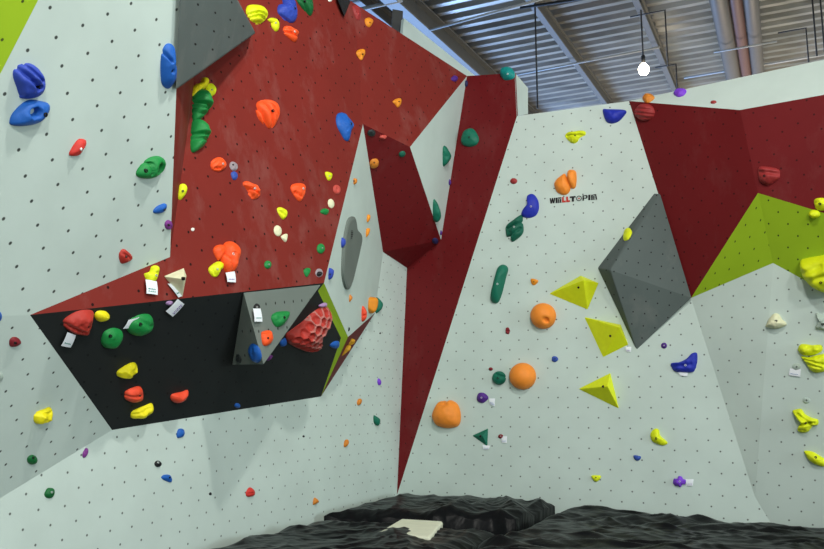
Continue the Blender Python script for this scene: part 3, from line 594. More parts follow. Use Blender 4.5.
# --- middle dark red overhang and triangle
hold('c', ('e',355,503,28,24), 'charcoal', 'dark round climbing hold at the top corner of the middle dark red overhang', .7, bolt=(352,495))
hold('c', ('e',435,530,27,13,-8), 'pinkred', 'salmon red climbing hold at the top edge of the middle dark red overhang', .7, rough=.15)
hold('H', [(195,135),(203,118),(222,114),(232,125),(226,145),(205,152)], 'brownorange', 'round dull orange climbing hold on the left of the middle dark red overhang', .7, bolt=(213,128))
hold('H', ('e',323,95,14,11,-30), 'darkteal', 'small dark teal climbing hold near the upper right edge of the middle dark red overhang', .8)
hold('H', ('e',453,437,12,11), 'navy', 'small dark purple climbing hold at the lower right corner of the middle dark red overhang', .8)
hold('H', ('e',474,403,5,10), 'purple', 'tiny purple climbing hold on the lower tip of the white triangle', .8, mode='blob')
hold('H', ('e',508,205,6,12), 'purple', 'tiny purple climbing hold at the right edge of the white triangle', .8, mode='blob')
hold('H', [(470,65),(490,62),(503,80),(513,105),(500,130),(478,140)], 'teal', 'teal climbing hold on the white triangle, upper of two', .7, mode='blob')
hold('H', [(433,280),(440,266),(455,280),(465,305),(471,330),(470,352),(455,362),(440,335)], 'teal', 'long narrow teal climbing hold on the white triangle, lower of two', .7, mode='blob')
# --- tall dark red corner panel
hold('H', [(553,50),(558,15),(575,-5),(600,-5),(620,30),(612,55),(580,65)], 'teal', 'large teal climbing hold high on the tall dark red corner panel', .7, bolt=(585,28), want='wall_middle')
hold('C', [(588,290),(592,268),(605,262),(628,263),(645,288),(638,308),(605,315)], 'aqua', 'turquoise ball shaped climbing hold at the very top of the tall dark red corner panel', .9, bolt=(618,290), silver=True, want='wall_middle')
# --- right white wall
hold('D', [(323,430),(345,427),(415,432),(400,462),(380,478),(355,483),(335,472)], 'royal', 'royal blue half moon climbing hold at the top edge of the right wall', .6, rough=.04)
hold('1', [(307,105),(330,82),(375,76),(415,70),(445,76),(450,92),(440,108),(410,120),(390,150),(360,158),(325,135)], 'lime', 'yellow triangular climbing hold near the top of the right wall', .6, grooves=[((320,108),(430,102),6,.18)], bolt=(378,110))
hold('1', [(232,440),(250,405),(280,380),(305,365),(320,395),(338,430),(345,470),(325,505),(290,512),(250,490)], 'orange', 'large orange rounded climbing hold right above the lettering on the white wall', .7, rough=.04)
hold('1', [(322,385),(330,345),(365,340),(385,365),(382,450),(360,470),(335,445)], 'orange', 'upright orange climbing hold overlapping the right side of the one above the lettering', .85, rough=.04)
hold('I', [(240,335),(245,312),(262,290),(262,258),(285,250),(305,275),(308,310),(295,335),(265,345)], 'royal', 'royal blue kidney shaped climbing hold on the right wall, touching a dark green one', .55, bolt=(278,300), silver=True, rough=.04)
hold('I', [(178,400),(180,375),(210,350),(240,332),(245,360),(245,405),(205,438),(195,418),(182,418)], 'darkteal', 'dark green angular climbing hold right below the royal blue kidney shaped one', .6, bolt=(212,380), silver=True, grooves=[((185,385),(240,360),4,.15),((195,415),(235,385),4,.12)], rough=.1)
hold('I', ('e',210,200,14,12), 'rust', 'small dark red round climbing hold near the edge of the tall dark red corner panel', .7)
hold('N', [(275,190),(285,140),(300,80),(310,60),(328,56),(343,72),(335,105),(320,165),(305,203),(285,207)], 'teal', 'long teal sausage shaped climbing hold on the right wall', .7, bolt=(303,133), silver=True, rough=.02)
hold('N', [(435,112),(462,118),(462,126),(448,138),(437,132)], 'cheddar', 'tiny orange climbing hold above the upper orange ball', .7, bolt=(447,124))
hold('N', ('e',481,258,50,51), 'orange', 'orange ball shaped climbing hold with a small hollow, uppermost of three orange balls', 1.0, pw='ball', pits=[((495,275),10,.3)], rough=.012)
hold('N', [(335,315),(338,305),(347,304),(352,316),(348,330),(337,327)], 'wine', 'tiny dark red climbing hold left below the upper orange ball', .7, pits=[((345,318),4,.5)])
hold('N', [(516,428),(520,418),(535,418),(542,430),(530,440),(518,436)], 'slate', 'tiny blue climbing hold to the right between the two upper orange balls', .7, bolt=(530,426))
hold('N', ('e',277,467,8,7), 'wine', 'tiny dark red climbing hold just above the green ball', .8)
hold('N', ('e',309,502,27,27), 'teal', 'green ball shaped climbing hold with a groove left of the middle orange ball', .9, pw='ball', grooves=[((300,488),(332,500),4,.25)], rough=.03, bolt=(305,503))
hold('N', ('e',400,495,52,53), 'orange', 'smooth orange ball shaped climbing hold right of the green ball', 1.0, pw='ball', rough=.008)
hold('2', [(80,310),(95,265),(125,220),(165,212),(180,217),(205,207),(250,235),(272,300),(265,370),(230,395),(170,400),(110,380),(85,340)], 'orange', 'big lumpy orange ball shaped climbing hold with a grey smudge, lowest of three orange balls', .9, pw='ball', grooves=[((130,240),(182,236),7,.07)], rough=.03)
tag('2', [(472,195),(515,195),(515,250),(480,235)], 'small paper tag with writing right of the purple hold', 'ink_blue', lift=.006)
hold('2', [(388,190),(400,160),(430,155),(455,170),(468,192),(450,215),(425,228),(395,215)], 'purple', 'purple round climbing hold below the green ball on the right wall', .7, bolt=(422,190), silver=True)
tag('2', [(430,515),(480,520),(475,545),(435,545)], 'small paper tag under the green triangle on the right wall', 'ink_blue', lines=1, lift=.004)
facet_hold('2', [(355,450,0),(470,398,0),(465,528,0),(430,455,.05)], [(0,3,1),(1,3,2),(2,3,0),(0,1,2)], 'teal', 'green triangular climbing hold low on the right wall', bolt=(415,455))
tag('2', [(560,455),(598,455),(598,500),(562,500)], 'small round edged paper tag beside a tiny dark red hold low on the right wall', 'ink_blue', lines=1, lift=.004)
hold('2', ('e',553,456,18,15), 'wine', 'tiny dark red climbing hold on a paper tag right of the green triangle', .7, bolt=(555,454), silver=True)
hold('I', [(640,430),(645,395),(660,382),(672,395),(668,412),(655,430)], 'lime', 'small yellow climbing hold on the edge of the big grey volume on the right wall', .6)
tag('O', [(45,378),(68,380),(66,400),(47,398)], 'small paper tag between the middle yellow pyramid and the tip of the grey volume', 'ink_purple', lines=1, lift=.004)
PYR = 'yellow pyramid holds on the right wall'
facet_hold('N', [(505,172,0),(630,100,0),(702,130,0),(658,235,0),(642,118,.16)], [(0,4,1),(1,4,2),(2,4,3),(3,4,0),(0,1,2,3)], 'lime', 'yellow pyramid shaped climbing hold, uppermost of the three and nearest the grey volume edge', bolt=(622,147), group=PYR)
facet_hold('N', [(643,262,0),(788,293,0),(818,372,0),(718,422,0),(783,303,.16)], [(0,4,1),(1,4,2),(2,4,3),(3,4,0),(0,1,2,3)], 'lime', "yellow pyramid shaped climbing hold, middle of three, beside the grey volume's tip", bolt=(747,337), group=PYR)
facet_hold('S', [(55,58,0),(155,8,0),(182,120,0),(146,50,.13)], [(0,3,1),(1,3,2),(2,3,0),(0,1,2)], 'lime', 'yellow pyramid shaped climbing hold, lowest of the three', bolt=(132,50), group=PYR)
hold('O', ('e',196,375,12,12), 'purple', 'small dark purple climbing hold below the grey volume on the right wall', .7, bolt=(196,375), silver=True, rough=.12)
tag('O', [(250,478),(290,480),(288,496),(262,494)], 'small paper tag peeking out under the royal blue hold on the right wall', 'ink_purple', lines=0, lift=.004)
hold('O', [(222,445),(255,440),(285,425),(305,405),(325,405),(325,445),(310,478),(270,480),(235,475)], 'royal', 'royal blue boomerang shaped climbing hold below the grey volume on the right wall', .6, bolt=(280,452), silver=True, grooves=[((235,458),(300,450),6,.08)])
hold('S', [(277,195),(290,180),(303,184),(308,202),(330,223),(315,232),(292,225),(280,215)], 'lime', 'yellow climbing hold alone on the lower part of the right wall', .6, bolt=(295,210))
hold('S', [(225,262),(245,264),(248,270),(240,278),(230,276)], 'slate', 'tiny blue climbing hold low on the right wall', .7)
hold('S', [(95,325),(110,323),(125,325),(122,335),(112,343),(103,340)], 'lime', 'tiny yellow climbing hold just above the black plastic sheets', .7, bolt=(110,330))
tag('S', [(385,335),(410,335),(408,355),(388,355)], 'small paper tag right of the purple flower shaped hold', 'ink_purple', lines=1, lift=.004)
hold('S', [(346,345),(350,333),(358,334),(364,325),(374,328),(377,334),(387,338),(384,350),(375,352),(370,360),(360,356),(352,355)], 'violet', 'purple flower shaped climbing hold low on the right wall', .7, bolt=(367,342), silver=True, rough=.1)
hold('8', [(248,150),(262,142),(290,140),(310,165),(345,183),(370,190),(370,215),(345,222),(320,250),(280,250),(272,230),(288,210),(265,178)], 'lime', 'yellow branching climbing hold at the right side of the photo, above a leaf shaped one', .75, bolt=(312,205), grooves=[((275,165),(330,205),5,.15),((285,215),(350,205),5,.18)], rough=.14)
hold('8', [(305,345),(312,338),(345,343),(375,360),(410,385),(410,410),(380,413),(330,385)], 'lime', 'yellow leaf shaped climbing hold at the lower right edge of the photo', .6, bolt=(360,370))
hold('8', ('e',316,98,18,15), 'greywhite', 'white disc shaped climbing hold above the yellow branching one', .35, bolt=(318,96))
hold('7', [(435,178),(440,160),(455,125),(490,90),(520,95),(545,130),(572,155),(560,175),(500,192)], 'cream', 'cream triangular climbing hold on the lower right wall', .9, bolt=(505,140), rough=.08)
hold('7', [(765,190),(780,150),(795,135),(768,88),(800,95),(840,120),(850,160),(840,200),(790,195)], 'greywhite', 'off white climbing hold cut off by the right edge of the photo', .8, bolt=(815,160), rough=.15)
hold('7', [(668,375),(720,380),(780,365),(850,360),(860,420),(845,465),(780,485),(735,470),(695,415)], 'lime', 'lower half of a double yellow climbing hold near the right edge', .7, grooves=[((695,395),(820,430),6,.12),((710,425),(800,450),6,.1)], rough=.08)
hold('7', [(648,335),(660,300),(690,293),(740,300),(800,300),(810,335),(760,365),(700,370),(668,358)], 'lime', 'upper half of a double yellow climbing hold near the right edge', .8, pits=[((780,315),10,.15)], rough=.1)
tag('7', [(598,455),(670,460),(668,510),(590,500)], 'white paper tag under the small grey disc near the right edge', 'ink_blue', lines=1, lift=.006)
hold('7', ('e',640,445,29,25), 'greywhite', 'small grey white disc shaped climbing hold left of the double yellow hold', .5, bolt=(642,443))
hold('O', [(724,50),(745,38),(800,28),(850,22),(905,40),(920,90),(890,150),(840,172),(810,165),(770,140),(735,100)], 'lime', 'big yellow rounded climbing hold at the right edge under the green panel', .95, bolt=(812,128), grooves=[((745,90),(810,65),8,.08),((760,120),(840,95),7,.07)], rough=.05)
hold('J', [(565,148),(600,143),(645,155),(648,185),(625,205),(600,215),(570,200)], 'rust', 'rust red rounded climbing hold on the dark red panel at the upper right', .7, bolt=(590,180), grooves=[((572,165),(640,170),6,.15)], rough=.06)
hold('J', [(783,280),(795,267),(820,266),(845,275),(850,300),(830,314),(795,312)], 'lime', 'yellow round climbing hold at the right edge below the dark red panel', .8, bolt=(808,290), grooves=[((790,285),(830,278),4,.12)], rough=.1)
hold('J', [(762,330),(775,315),(800,318),(806,338),(780,348)], 'lime', 'small yellow climbing hold at the top of the green panel near the right edge', 1.2)
hold('E', ('e',118,440,38,34), 'rust', 'dark red ribbed ball shaped climbing hold at the upper left corner of the right overhang', .8, pw='ball', grooves=[((85,425),(150,432),5,.12),((84,440),(152,450),5,.12),((90,458),(145,464),5,.12)], rough=.03, want='wall_right_overhang')
hold('E', [(110,383),(120,370),(135,367),(150,370),(158,383),(135,400),(118,397)], 'brownorange', 'orange climbing hold on the top strip above the dark red ribbed ball', .8)
hold('E', [(232,365),(245,350),(265,347),(283,352),(275,370),(250,378)], 'violet', 'purple climbing hold on the white strip along the top of the right wall', .7)
hold('E', ('e',390,400,12,6,-8), 'rust', 'small dark red climbing hold on the white strip along the top of the right wall', .7)
# --- lower left white wall
hold('g', ('e',727,101,12,18,35), 'brownorange', 'small orange climbing hold on the white wall right of the overhang tip, uppermost of three', .8, mode='blob')
hold('g', ('e',667,290,12,20,30), 'brownorange', 'small orange climbing hold on the lower left wall, middle of three', .8, mode='blob')
hold('Q', [(397,405),(398,388),(406,382),(418,393),(410,402)], 'brownorange', 'small orange climbing hold just above the black plastic sheets on the left wall', .8, mode='blob')
hold('g', [(788,165),(795,160),(824,180),(820,205),(808,208),(790,190)], 'teal', 'small teal climbing hold on the white wall close to the tall dark red panel', .8, mode='blob')
hold('g', [(212,520),(222,498),(235,492),(252,510),(248,530),(220,535)], 'red', 'small red climbing hold low on the left wall', .8, grooves=[((215,522),(250,515),3,.1)])
hold('M', ('e',584,478,9,14,-15), 'violet', 'small purple climbing hold on the white wall above the teal one', .8, mode='blob')
hold('g', ('e',475,258,5,5), 'black', 'tiny black bolt on the lower left wall right of the wedge shaped shadow', .8)
hold('g', ('e',48,521,6,7), 'black', 'tiny black bolt low on the left wall left of the small red hold', .8)
hold('e', ('e',414,434,5,6), 'black', 'tiny black bolt below the teal half round hold', .8)


# ------------------------------------------------------------------ lettering on the right wall
def lettering():
    def zz(x, y): return (520+x/7.84, 150+y/7.84)
    q, n, nm = hit(*zz(415, 385), 'wall_right')
    root = bpy.data.objects.new('wall_lettering', None); COL.objects.link(root); root.location = q
    props(root, 'black and red block letters printed on the right white wall below the orange holds', 'lettering')
    x0, x1 = 232, 605
    # each letter: polygons in a unit box (x from the left, y down), placed along the slanted base line
    L = [('W', 232, 276, 'k', [[(0, 0), (.24, 0), (.32, .5), (.40, 0), (.62, 0), (.70, .5), (.78, 0), (1.02, 0), (.86, 1), (.58, 1), (.51, .55), (.44, 1), (.16, 1)]]),
         ('A', 279, 324, 'k', [[(0, 0), (.35, 0), (.35, 1), (0, 1)], [(.42, 0), (1, 0), (1, .22), (.42, .22)], [(.42, .3), (.66, .3), (.66, 1), (.42, 1)], [(.74, .3), (1, .3), (1, 1), (.74, 1)]]),
         ('L', 329, 359, 'r', [[(0, 0), (.5, 0), (.5, .68), (1, .68), (1, 1), (0, 1)]]),
         ('L', 362, 392, 'r', [[(0, 0), (.5, 0), (.5, .68), (1, .68), (1, 1), (0, 1)]]),
         ('T', 390, 436, 'k', [[(0, 0), (1, 0), (1, .3), (.72, .3), (.72, 1), (.34, 1), (.34, .3), (0, .3)]]),
         ('O', 440, 484, 'o', []),
         ('P', 490, 530, 'k', [[(0, 0), (.3, 0), (.3, 1), (0, 1)], [(.34, 0), (.8, 0), (1, .15), (1, .5), (.8, .65), (.34, .65), (.34, .5), (.6, .5), (.7, .42), (.7, .25), (.6, .17), (.34, .17)]]),
         ('I', 535, 552, 'k', [[(0, 0), (1, 0), (1, 1), (0, 1)]]),
         ('A', 557, 603, 'k', [[(0, .1), (.3, 0), (.3, 1), (0, 1)], [(.36, 0), (.7, 0), (.74, .22), (.36, .22)], [(.36, .3), (.6, .3), (.6, 1), (.36, 1)], [(.68, 0), (.88, 0), (1.05, 1), (.78, 1)]])]
    def pos(x, v, o):
        t = (x-x0)/(x1-x0); top = 378-33*t; bot = 421-33*t; X, Y = zz(x, top+(bot-top)*v); return on_plane(X, Y, q, n, o)-q
    def add(vs, fs, poly):
        b = len(vs); k = len(poly); vs += [pos(x, v, .004) for x, v in poly]+[pos(x, v, -.001) for x, v in poly]
        fs += [tuple(b+i for i in t) for t in ear([Vector((x, v*40, 0)) for x, v in poly], None)]; fs += [(b+i, b+(i+1) % k, b+k+(i+1) % k, b+k+i) for i in range(k)]
    for ch, a, b_, c, polys in L:
        vs, fs = [], []
        if c == 'o':
            R = 14
            for i in range(R):
                t0, t1 = 2*math.pi*i/R, 2*math.pi*(i+1)/R; f = lambda t, r: ((a+b_)/2+(b_-a)/2*r*math.cos(t), .5+.5*r*math.sin(t))
                add(vs, fs, [f(t0, 1), f(t1, 1), f(t1, .72), f(t0, .72)])
            o = mesh_obj('letter', vs, fs, M['logoblack'], None, root); o['label'] = 'black ring letter O with a small red centre'
            vs, fs = [], []; add(vs, fs, [f(2*math.pi*i/10, .3) for i in range(10)]); mesh_obj('letter_centre', vs, fs, M['logored'], None, o)['label'] = 'small red dot'
            continue
        for p in polys: add(vs, fs, [(a+(b_-a)*u, v) for u, v in p])
        o = mesh_obj('letter', vs, fs, M['logored' if c == 'r' else 'logoblack'], None, root)
        if c == 'r': o['label'] = 'red letter L'
lettering()

# ------------------------------------------------------------------ roof above and behind the wall
U = ray(785, 350).normalized()                      # beams run this way, rising slightly
A_ = Vector((math.cos(math.radians(-25)), math.sin(math.radians(-25)), 0)); A_ = (A_-U*A_.dot(U)).normalized()
RN = A_.cross(U).normalized(); RN = RN if RN.z < 0 else -RN
q0 = EYE+ray(600, 50)*14.0
def roof():
    m, N, L, B = nt('galvanised roof deck')
    tc = N.new('ShaderNodeTexCoord'); nz = N.new('ShaderNodeTexNoise'); nz.inputs['Scale'].default_value = .9; nz.inputs['Detail'].default_value = 8
    mp = N.new('ShaderNodeMapping'); mp.inputs['Scale'].default_value = (.5, 3, 3); L.new(tc.outputs['Object'], mp.inputs[0]); L.new(mp.outputs[0], nz.inputs['Vector'])
    cr = N.new('ShaderNodeValToRGB'); cr.color_ramp.elements[0].position = .3; cr.color_ramp.elements[1].position = .75
    cr.color_ramp.elements[0].color = (.25, .235, .21, 1); cr.color_ramp.elements[1].color = (.52, .49, .44, 1)
    L.new(nz.outputs['Fac'], cr.inputs[0]); L.new(cr.outputs[0], B.inputs['Base Color']); B.inputs['Metallic'].default_value = .7; B.inputs['Roughness'].default_value = .33
    pitch = .30; prof = [(0, 0), (.10, 0), (.14, .07), (.26, .07)]
    vs, fs = [], []; n0 = -60; n1 = 110; wa = (-45, 30); row = []
    for i in range(n0, n1):
        for d, hgt in prof:
            for w in wa:
                vs.append(q0+U*(i*pitch+d)+A_*w-RN*hgt)
    k = len(vs)//2
    for i in range(k-1): fs.append((2*i, 2*i+1, 2*i+3, 2*i+2))
    top = [v-RN*.12 for v in (vs[0], vs[1], vs[-1], vs[-2])]; b = len(vs); vs += top; fs.append((b, b+1, b+2, b+3))
    o = mesh_obj('ceiling', vs, fs, m); props(o, 'corrugated metal roof deck', None, None, 'structure')
roof()
def roof_pt(px, py, off):  # off metres below the deck
    return on_plane(px, py, q0, RN, off)
def beam(p, px_w, label, h=.25, s0=-9, s1=12, off=.02):
    """I section under the deck; p is a pixel on its lower flange"""
    c = roof_pt(p[0], p[1], h+off); w = px_w
    root = bpy.data.objects.new('roof_beam', None); COL.objects.link(root); root.location = c; props(root, label, 'roof beam', 'steel roof beams')
    def box(name, a0, a1, z0, z1, mt):
        vs = []
        for s in (s0, s1):
            for a, z in ((a0, z0), (a1, z0), (a1, z1), (a0, z1)): vs.append(U*s+A_*a-RN*z)
        return mesh_obj(name, vs, [(0, 1, 2, 3), (4, 5, 6, 7)]+[(i, (i+1) % 4, 4+(i+1) % 4, 4+i) for i in range(4)], mt, None, root)
    box('flange', -w/2, w/2, 0, .03, M['steel'])['label'] = 'light grey lower flange'
    box('web', -.012, .012, .0301, h-.031, M['darksteel'])
    box('flange', -w/2, w/2, h-.03, h, M['steel'])
beam((565, 50), .09, 'grey steel roof beam left of the light bulb')
beam((654, 44), .09, 'grey steel roof beam right behind the light bulb')
beam((440, 46), .20, 'grey steel roof beam at the left meeting the tip of the red panel', h=.36)
beam((352, 0), .17, 'grey steel roof beam at the far left behind the red panel')
def tube(name, pts, r, mt, label=None, cat=None, group=None, parent=None, seg=10):
    v, f = tube_geo(pts, r, seg); c = Vector(pts[0]) if parent is None else Vector((0, 0, 0))
    o = mesh_obj(name, [p-c for p in v], f, mt, Matrix.Translation(c) if parent is None else None, parent, smooth=True)
    if label: props(o, label, cat, group)
    return o
for (x, y), r, mt, lab in (((726.5, 40), .125, 'steel', 'thick grey pipe left of the red oxide pipe'), ((741.5, 40), .085, 'rustpipe', 'thin red oxide pipe between two grey pipes'), ((755, 40), .10, 'steel', 'grey pipe right of the red oxide pipe')):
    c = roof_pt(x, y, .45); tube('roof_pipe', [c-U*8, c, c+U*12], r, M['pipe'] if mt == 'steel' else M[mt], lab, 'pipe', 'pipes under the roof', seg=20)
for (x, y), lab in (((745, 47), 'thin strap across the pipes'),):
    c = roof_pt(x, y, .66); tube('pipe_clamp', [c-A_*.45, c+A_*.45], .015, M['galv'], lab, 'clamp')
# conduits running across the beams
for i, (a, b, r, off, mt, lab) in enumerate((((684, 78), (900, 42), .02, .40, 'galv', 'bright conduit running across the roof just above the right wall'),
        ((500, 78), (660, 47), .018, .36, 'galv', 'thin rod across the roof at the height of the light bulb'),
        ((430, 30), (560, -6), .02, .38, 'galv', 'thin rod across the roof at the top left'),
        ((520, 8), (720, -22), .02, .38, 'cable', 'dark conduit across the roof near the top edge'),
        ((340, 14), (402, 0), .03, .36, 'galv', 'pale rail at the far left of the roof'))):
    tube('conduit', [roof_pt(*a, off), roof_pt(*b, off)], r, M[mt], lab, 'conduit', 'conduits under the roof')
# hanging cables
def drop(px, y0, y1, label, r=.012, kink=None):
    a = roof_pt(px, y0, .3); d = a-EYE; k = math.hypot(d.x, d.y)
    # vertical line below a
    zb = None
    lo, hi = a.z-6, a.z
    for _ in range(40):
        mid = (lo+hi)/2; v = Vector((a.x, a.y, mid))-EYE; fw = Vector((0, math.cos(PITCH), math.sin(PITCH))); up = Vector((0, -math.sin(PITCH), math.cos(PITCH)))
        yy = 274.5-F*v.dot(up)/v.dot(fw)
        if yy > y1: lo = mid
        else: hi = mid
    pts = [a+Vector((0, 0, .3)), Vector((a.x, a.y, lo))]
    if kink: pts = [a+A_*kink+Vector((0, 0, 0)), a, Vector((a.x, a.y, lo))]
    return tube('hanging_cable', pts, r, M['cable'], label, 'cable', 'cables hanging from the roof'), Vector((a.x, a.y, lo))
drop(535, 6, 108, 'thin cable hanging down to the wall left of the first roof beam')
drop(665, 10, 66, 'thin cable hanging right of the light bulb', kink=-.5)
drop(676, 64, 92, 'short bent cable above the purple hold on the top strip', kink=-.35)
drop(812, -4, 56, 'thin cable hanging at the far right, left of two')
drop(820, -4, 52, 'thin cable hanging at the far right, right of two')
drop(806, 28, 62, 'short bent cable between the pipes and the far right cables', kink=-.4)
# bare bulb
o, end = drop(641, 12, 61, 'cord'); bpy.data.objects.remove(o)
root = bpy.data.objects.new('pendant_lamp', None); COL.objects.link(root); root.location = end; props(root, 'glowing bare light bulb hanging on a cord from the roof', 'light bulb')
tube('cord', [Vector((0, 0, 2.0)), Vector((0, 0, .06))], .012, M['cable'], parent=root)
tube('socket', [Vector((0, 0, .08)), Vector((0, 0, -.035))], .028, M['cable'], parent=root, seg=14)
def lathe(name, prof, mt, parent, seg=20):
    vs, fs = [], []
    for r, z in prof:
        for i in range(seg): t = 2*math.pi*i/seg; vs.append((r*math.cos(t), r*math.sin(t), z))
    for i in range(len(prof)-1):
        for j in range(seg): fs.append((i*seg+j, i*seg+(j+1) % seg, (i+1)*seg+(j+1) % seg, (i+1)*seg+j))
    fs.append(tuple(range(seg))); fs.append(tuple(range((len(prof)-1)*seg, len(prof)*seg)))
    return mesh_obj(name, vs, fs, mt, None, parent, smooth=True)
bm_, N, L, B = nt('glowing bulb'); B.inputs['Base Color'].default_value = (1, .9, .7, 1); B.inputs['Emission Color'].default_value = (1, .86, .62, 1); B.inputs['Emission Strength'].default_value = 28
lathe('bulb', [(.02, -.03), (.035, -.05), (.062, -.08), (.078, -.12), (.072, -.165), (.05, -.20), (.015, -.215)], bm_, root)
# grey steel post and pale fascia behind the red panel
def quadbox(name, P, thick, mt, label, cat, kind=None):
    c = sum(P, Vector())/4; n = (P[1]-P[0]).cross(P[3]-P[0]).normalized(); n = -n if n.dot(c-EYE) > 0 else n
    vs = [p-c for p in P]+[p-c-n*thick for p in P]
    o = mesh_obj(name, vs, [(0, 1, 2, 3), (4, 5, 6, 7)]+[(i, (i+1) % 4, 4+(i+1) % 4, 4+i) for i in range(4)], mt, Matrix.Translation(c)); return props(o, label, cat, None, kind)
quadbox('wall_back_fascia', [pt(404, 18, 10.6), pt(478, 78, 11.6), pt(470, 92, 11.3), pt(402, 40, 10.3)], .05, M['plainwhite'], 'pale fascia board below the left roof beam', None, 'structure')
quadbox('steel_post', [pt(392.5, 9, 10.9), pt(403, 11, 10.9), pt(402, 60, 10.5), pt(391, 60, 10.5)], .15, M['darksteel'], 'dark steel post behind the top edge of the red panel', 'post')

# ------------------------------------------------------------------ floor and covered mats
o = mesh_obj('floor', [(-14, -10, 0), (16, -10, 0), (16, 30, 0), (-14, 30, 0), (-14, -10, -.1), (16, -10, -.1), (16, 30, -.1), (-14, 30, -.1)], [(0, 1, 2, 3), (4, 5, 6, 7), (0, 1, 5, 4), (1, 2, 6, 5), (2, 3, 7, 6), (3, 0, 4, 7)], M['floor']); props(o, 'grey hall floor', None, None, 'structure')
def plastic():
    m, N, L, B = nt('black plastic film')
    B.inputs['Base Color'].default_value = (.0065, .0072, .008, 1); B.inputs['Roughness'].default_value = .3; B.inputs['Specular IOR Level'].default_value = .07
    tc = N.new('ShaderNodeTexCoord'); mp = N.new('ShaderNodeMapping'); mp.inputs['Scale'].default_value = (1, 1.6, 1); L.new(tc.outputs['Object'], mp.inputs[0])
    n1 = N.new('ShaderNodeTexNoise'); n1.inputs['Scale'].default_value = 3.2; n1.inputs['Detail'].default_value = 4; n1.inputs['Roughness'].default_value = .4; n1.inputs['Distortion'].default_value = 2.2; L.new(mp.outputs[0], n1.inputs['Vector'])
    v = N.new('ShaderNodeTexVoronoi'); v.feature = 'DISTANCE_TO_EDGE'; v.inputs['Scale'].default_value = 9; L.new(n1.outputs['Color'], v.inputs['Vector'])
    ad = N.new('ShaderNodeMath'); ad.operation = 'ADD'; L.new(n1.outputs['Fac'], ad.inputs[0])
    bp = N.new('ShaderNodeBump'); bp.inputs['Strength'].default_value = .35; bp.inputs['Distance'].default_value = .03; L.new(ad.outputs[0], bp.inputs['Height']); L.new(bp.outputs[0], B.inputs['Normal'])
    return m
PL = plastic()
Wc = Vector((P3['W'].x, P3['W'].y)); RU = (Vector((P3['S'].x, P3['S'].y))-Wc).normalized(); LU = (Vector((P3['AA'].x, P3['AA'].y))-Wc).normalized()
RI = Vector((RU.y, -RU.x)); LI = Vector((-LU.y, LU.x))      # into the hall from the right / left wall
def sheet(label, corners, zt, seed, amp=.05, res=110, edge=.16, raise_=(), skirt=True, nx=None, clampv=0, fd=(.8, .6)):
    """crumpled plastic film over a mat: corners = 4 floor plan points (back left, back right, front right, front left)"""
    C = [Vector(c) for c in corners]; c0 = sum(C, Vector((0, 0)))/4; vs, fs = [], []
    nx = nx or res; ny = res
    def base(u, v): return (C[0]*(1-u)+C[1]*u)*(1-v)+(C[3]*(1-u)+C[2]*u)*v
    rr_ = random.Random(int(seed*7)); folds = []
    for lam, am in ((.85, .9), (.62, .8), (.48, .7), (.36, .7), (.30, .6), (.26, .55), (.21, .40), (.17, .28), (.14, .2), (.11, .14), (.09, .08)):
        t = math.atan2(fd[1], fd[0])+math.pi/2+rr_.uniform(-1.0, 1.0); folds.append((math.cos(t), math.sin(t), lam*rr_.uniform(.85, 1.15), am, rr_.random()*5))
    wv = (C[3]-C[0]).length; wu = (C[1]-C[0]).length
    for i in range(nx+1):
        for j in range(ny+1):
            u, v = i/nx, j/ny; p = base(u, v)
            q = Vector((p.x*1.0, p.y*1.0, seed))
            wx = noise.noise(q*1.3)*.22; wy = noise.noise(q*1.3+Vector((9, 3, 1)))*.22
            h = .6*amp*noise.noise(Vector((p.x*1.5, p.y*1.5, seed+3)))
            for (dx, dy, lam, am, ph) in folds:
                t = ((p.x+wx)*dx+(p.y+wy)*dy)/lam+ph; tr = abs(2*(t-math.floor(t))-1)
                mod = max(0.0, noise.noise(Vector((p.x*1.1/lam*.5, p.y*1.1/lam*.5, ph*10)))*1.9+.35)
                h += am*amp*(tr**1.6-.4)*mod
            z = zt+h
            for (cx, cy, rr, hh) in raise_:
                d2 = ((p.x-cx)**2+(p.y-cy)**2)/rr**2; z += hh*math.exp(-d2)*(1+.5*r2)
            du, dv = min(u, 1-u)*wu, min(v, 1-v)*wv
            de = min(du, dv); wob = .04*noise.noise(q*5)
            z -= (zt-.0)*0 if de > edge else .07*(1-de/edge)**2
            vs.append((p.x-c0.x+wob*.8, p.y-c0.y+wob, z))
    for i in range(nx):
        for j in range(ny):
            a = i*(ny+1)+j; fs.append((a, a+1, a+ny+2, a+ny+1))
    # skirt down to the floor
    ring = [i*(ny+1) for i in range(nx+1)]+[nx*(ny+1)+j for j in range(1, ny+1)]+[i*(ny+1)+ny for i in range(nx-1, -1, -1)]+[j for j in range(ny-1, 0, -1)]
    k = len(vs); n = len(ring)
    for lv in (0.5, 0.0):
        for a in ring:
            x, y, z = vs[a]; w = .03*noise.noise(Vector((x*6, y*6, lv+seed))); vs.append((x+w*lv*2, y+w*lv*2, z*lv+.004))
    for i in range(n): b = (i+1) % n; fs.append((ring[i], ring[b], k+b, k+i)); fs.append((k+i, k+b, k+n+b, k+n+i))
    fs.append(tuple(k+n+i for i in range(n)))
    o = mesh_obj('plastic_sheet', vs, fs, PL, Matrix.Translation((c0.x, c0.y, 0)), smooth=True); props(o, label, 'plastic sheet', 'black plastic sheets over the mats'); return o
def fl(px, py, z=.5):
    r = ray(px, py); t = (z-EYE.z)/r.z; p = EYE+r*t; return Vector((p.x, p.y))
SG = .10
K_ = (P3['S'].xy-Wc).length
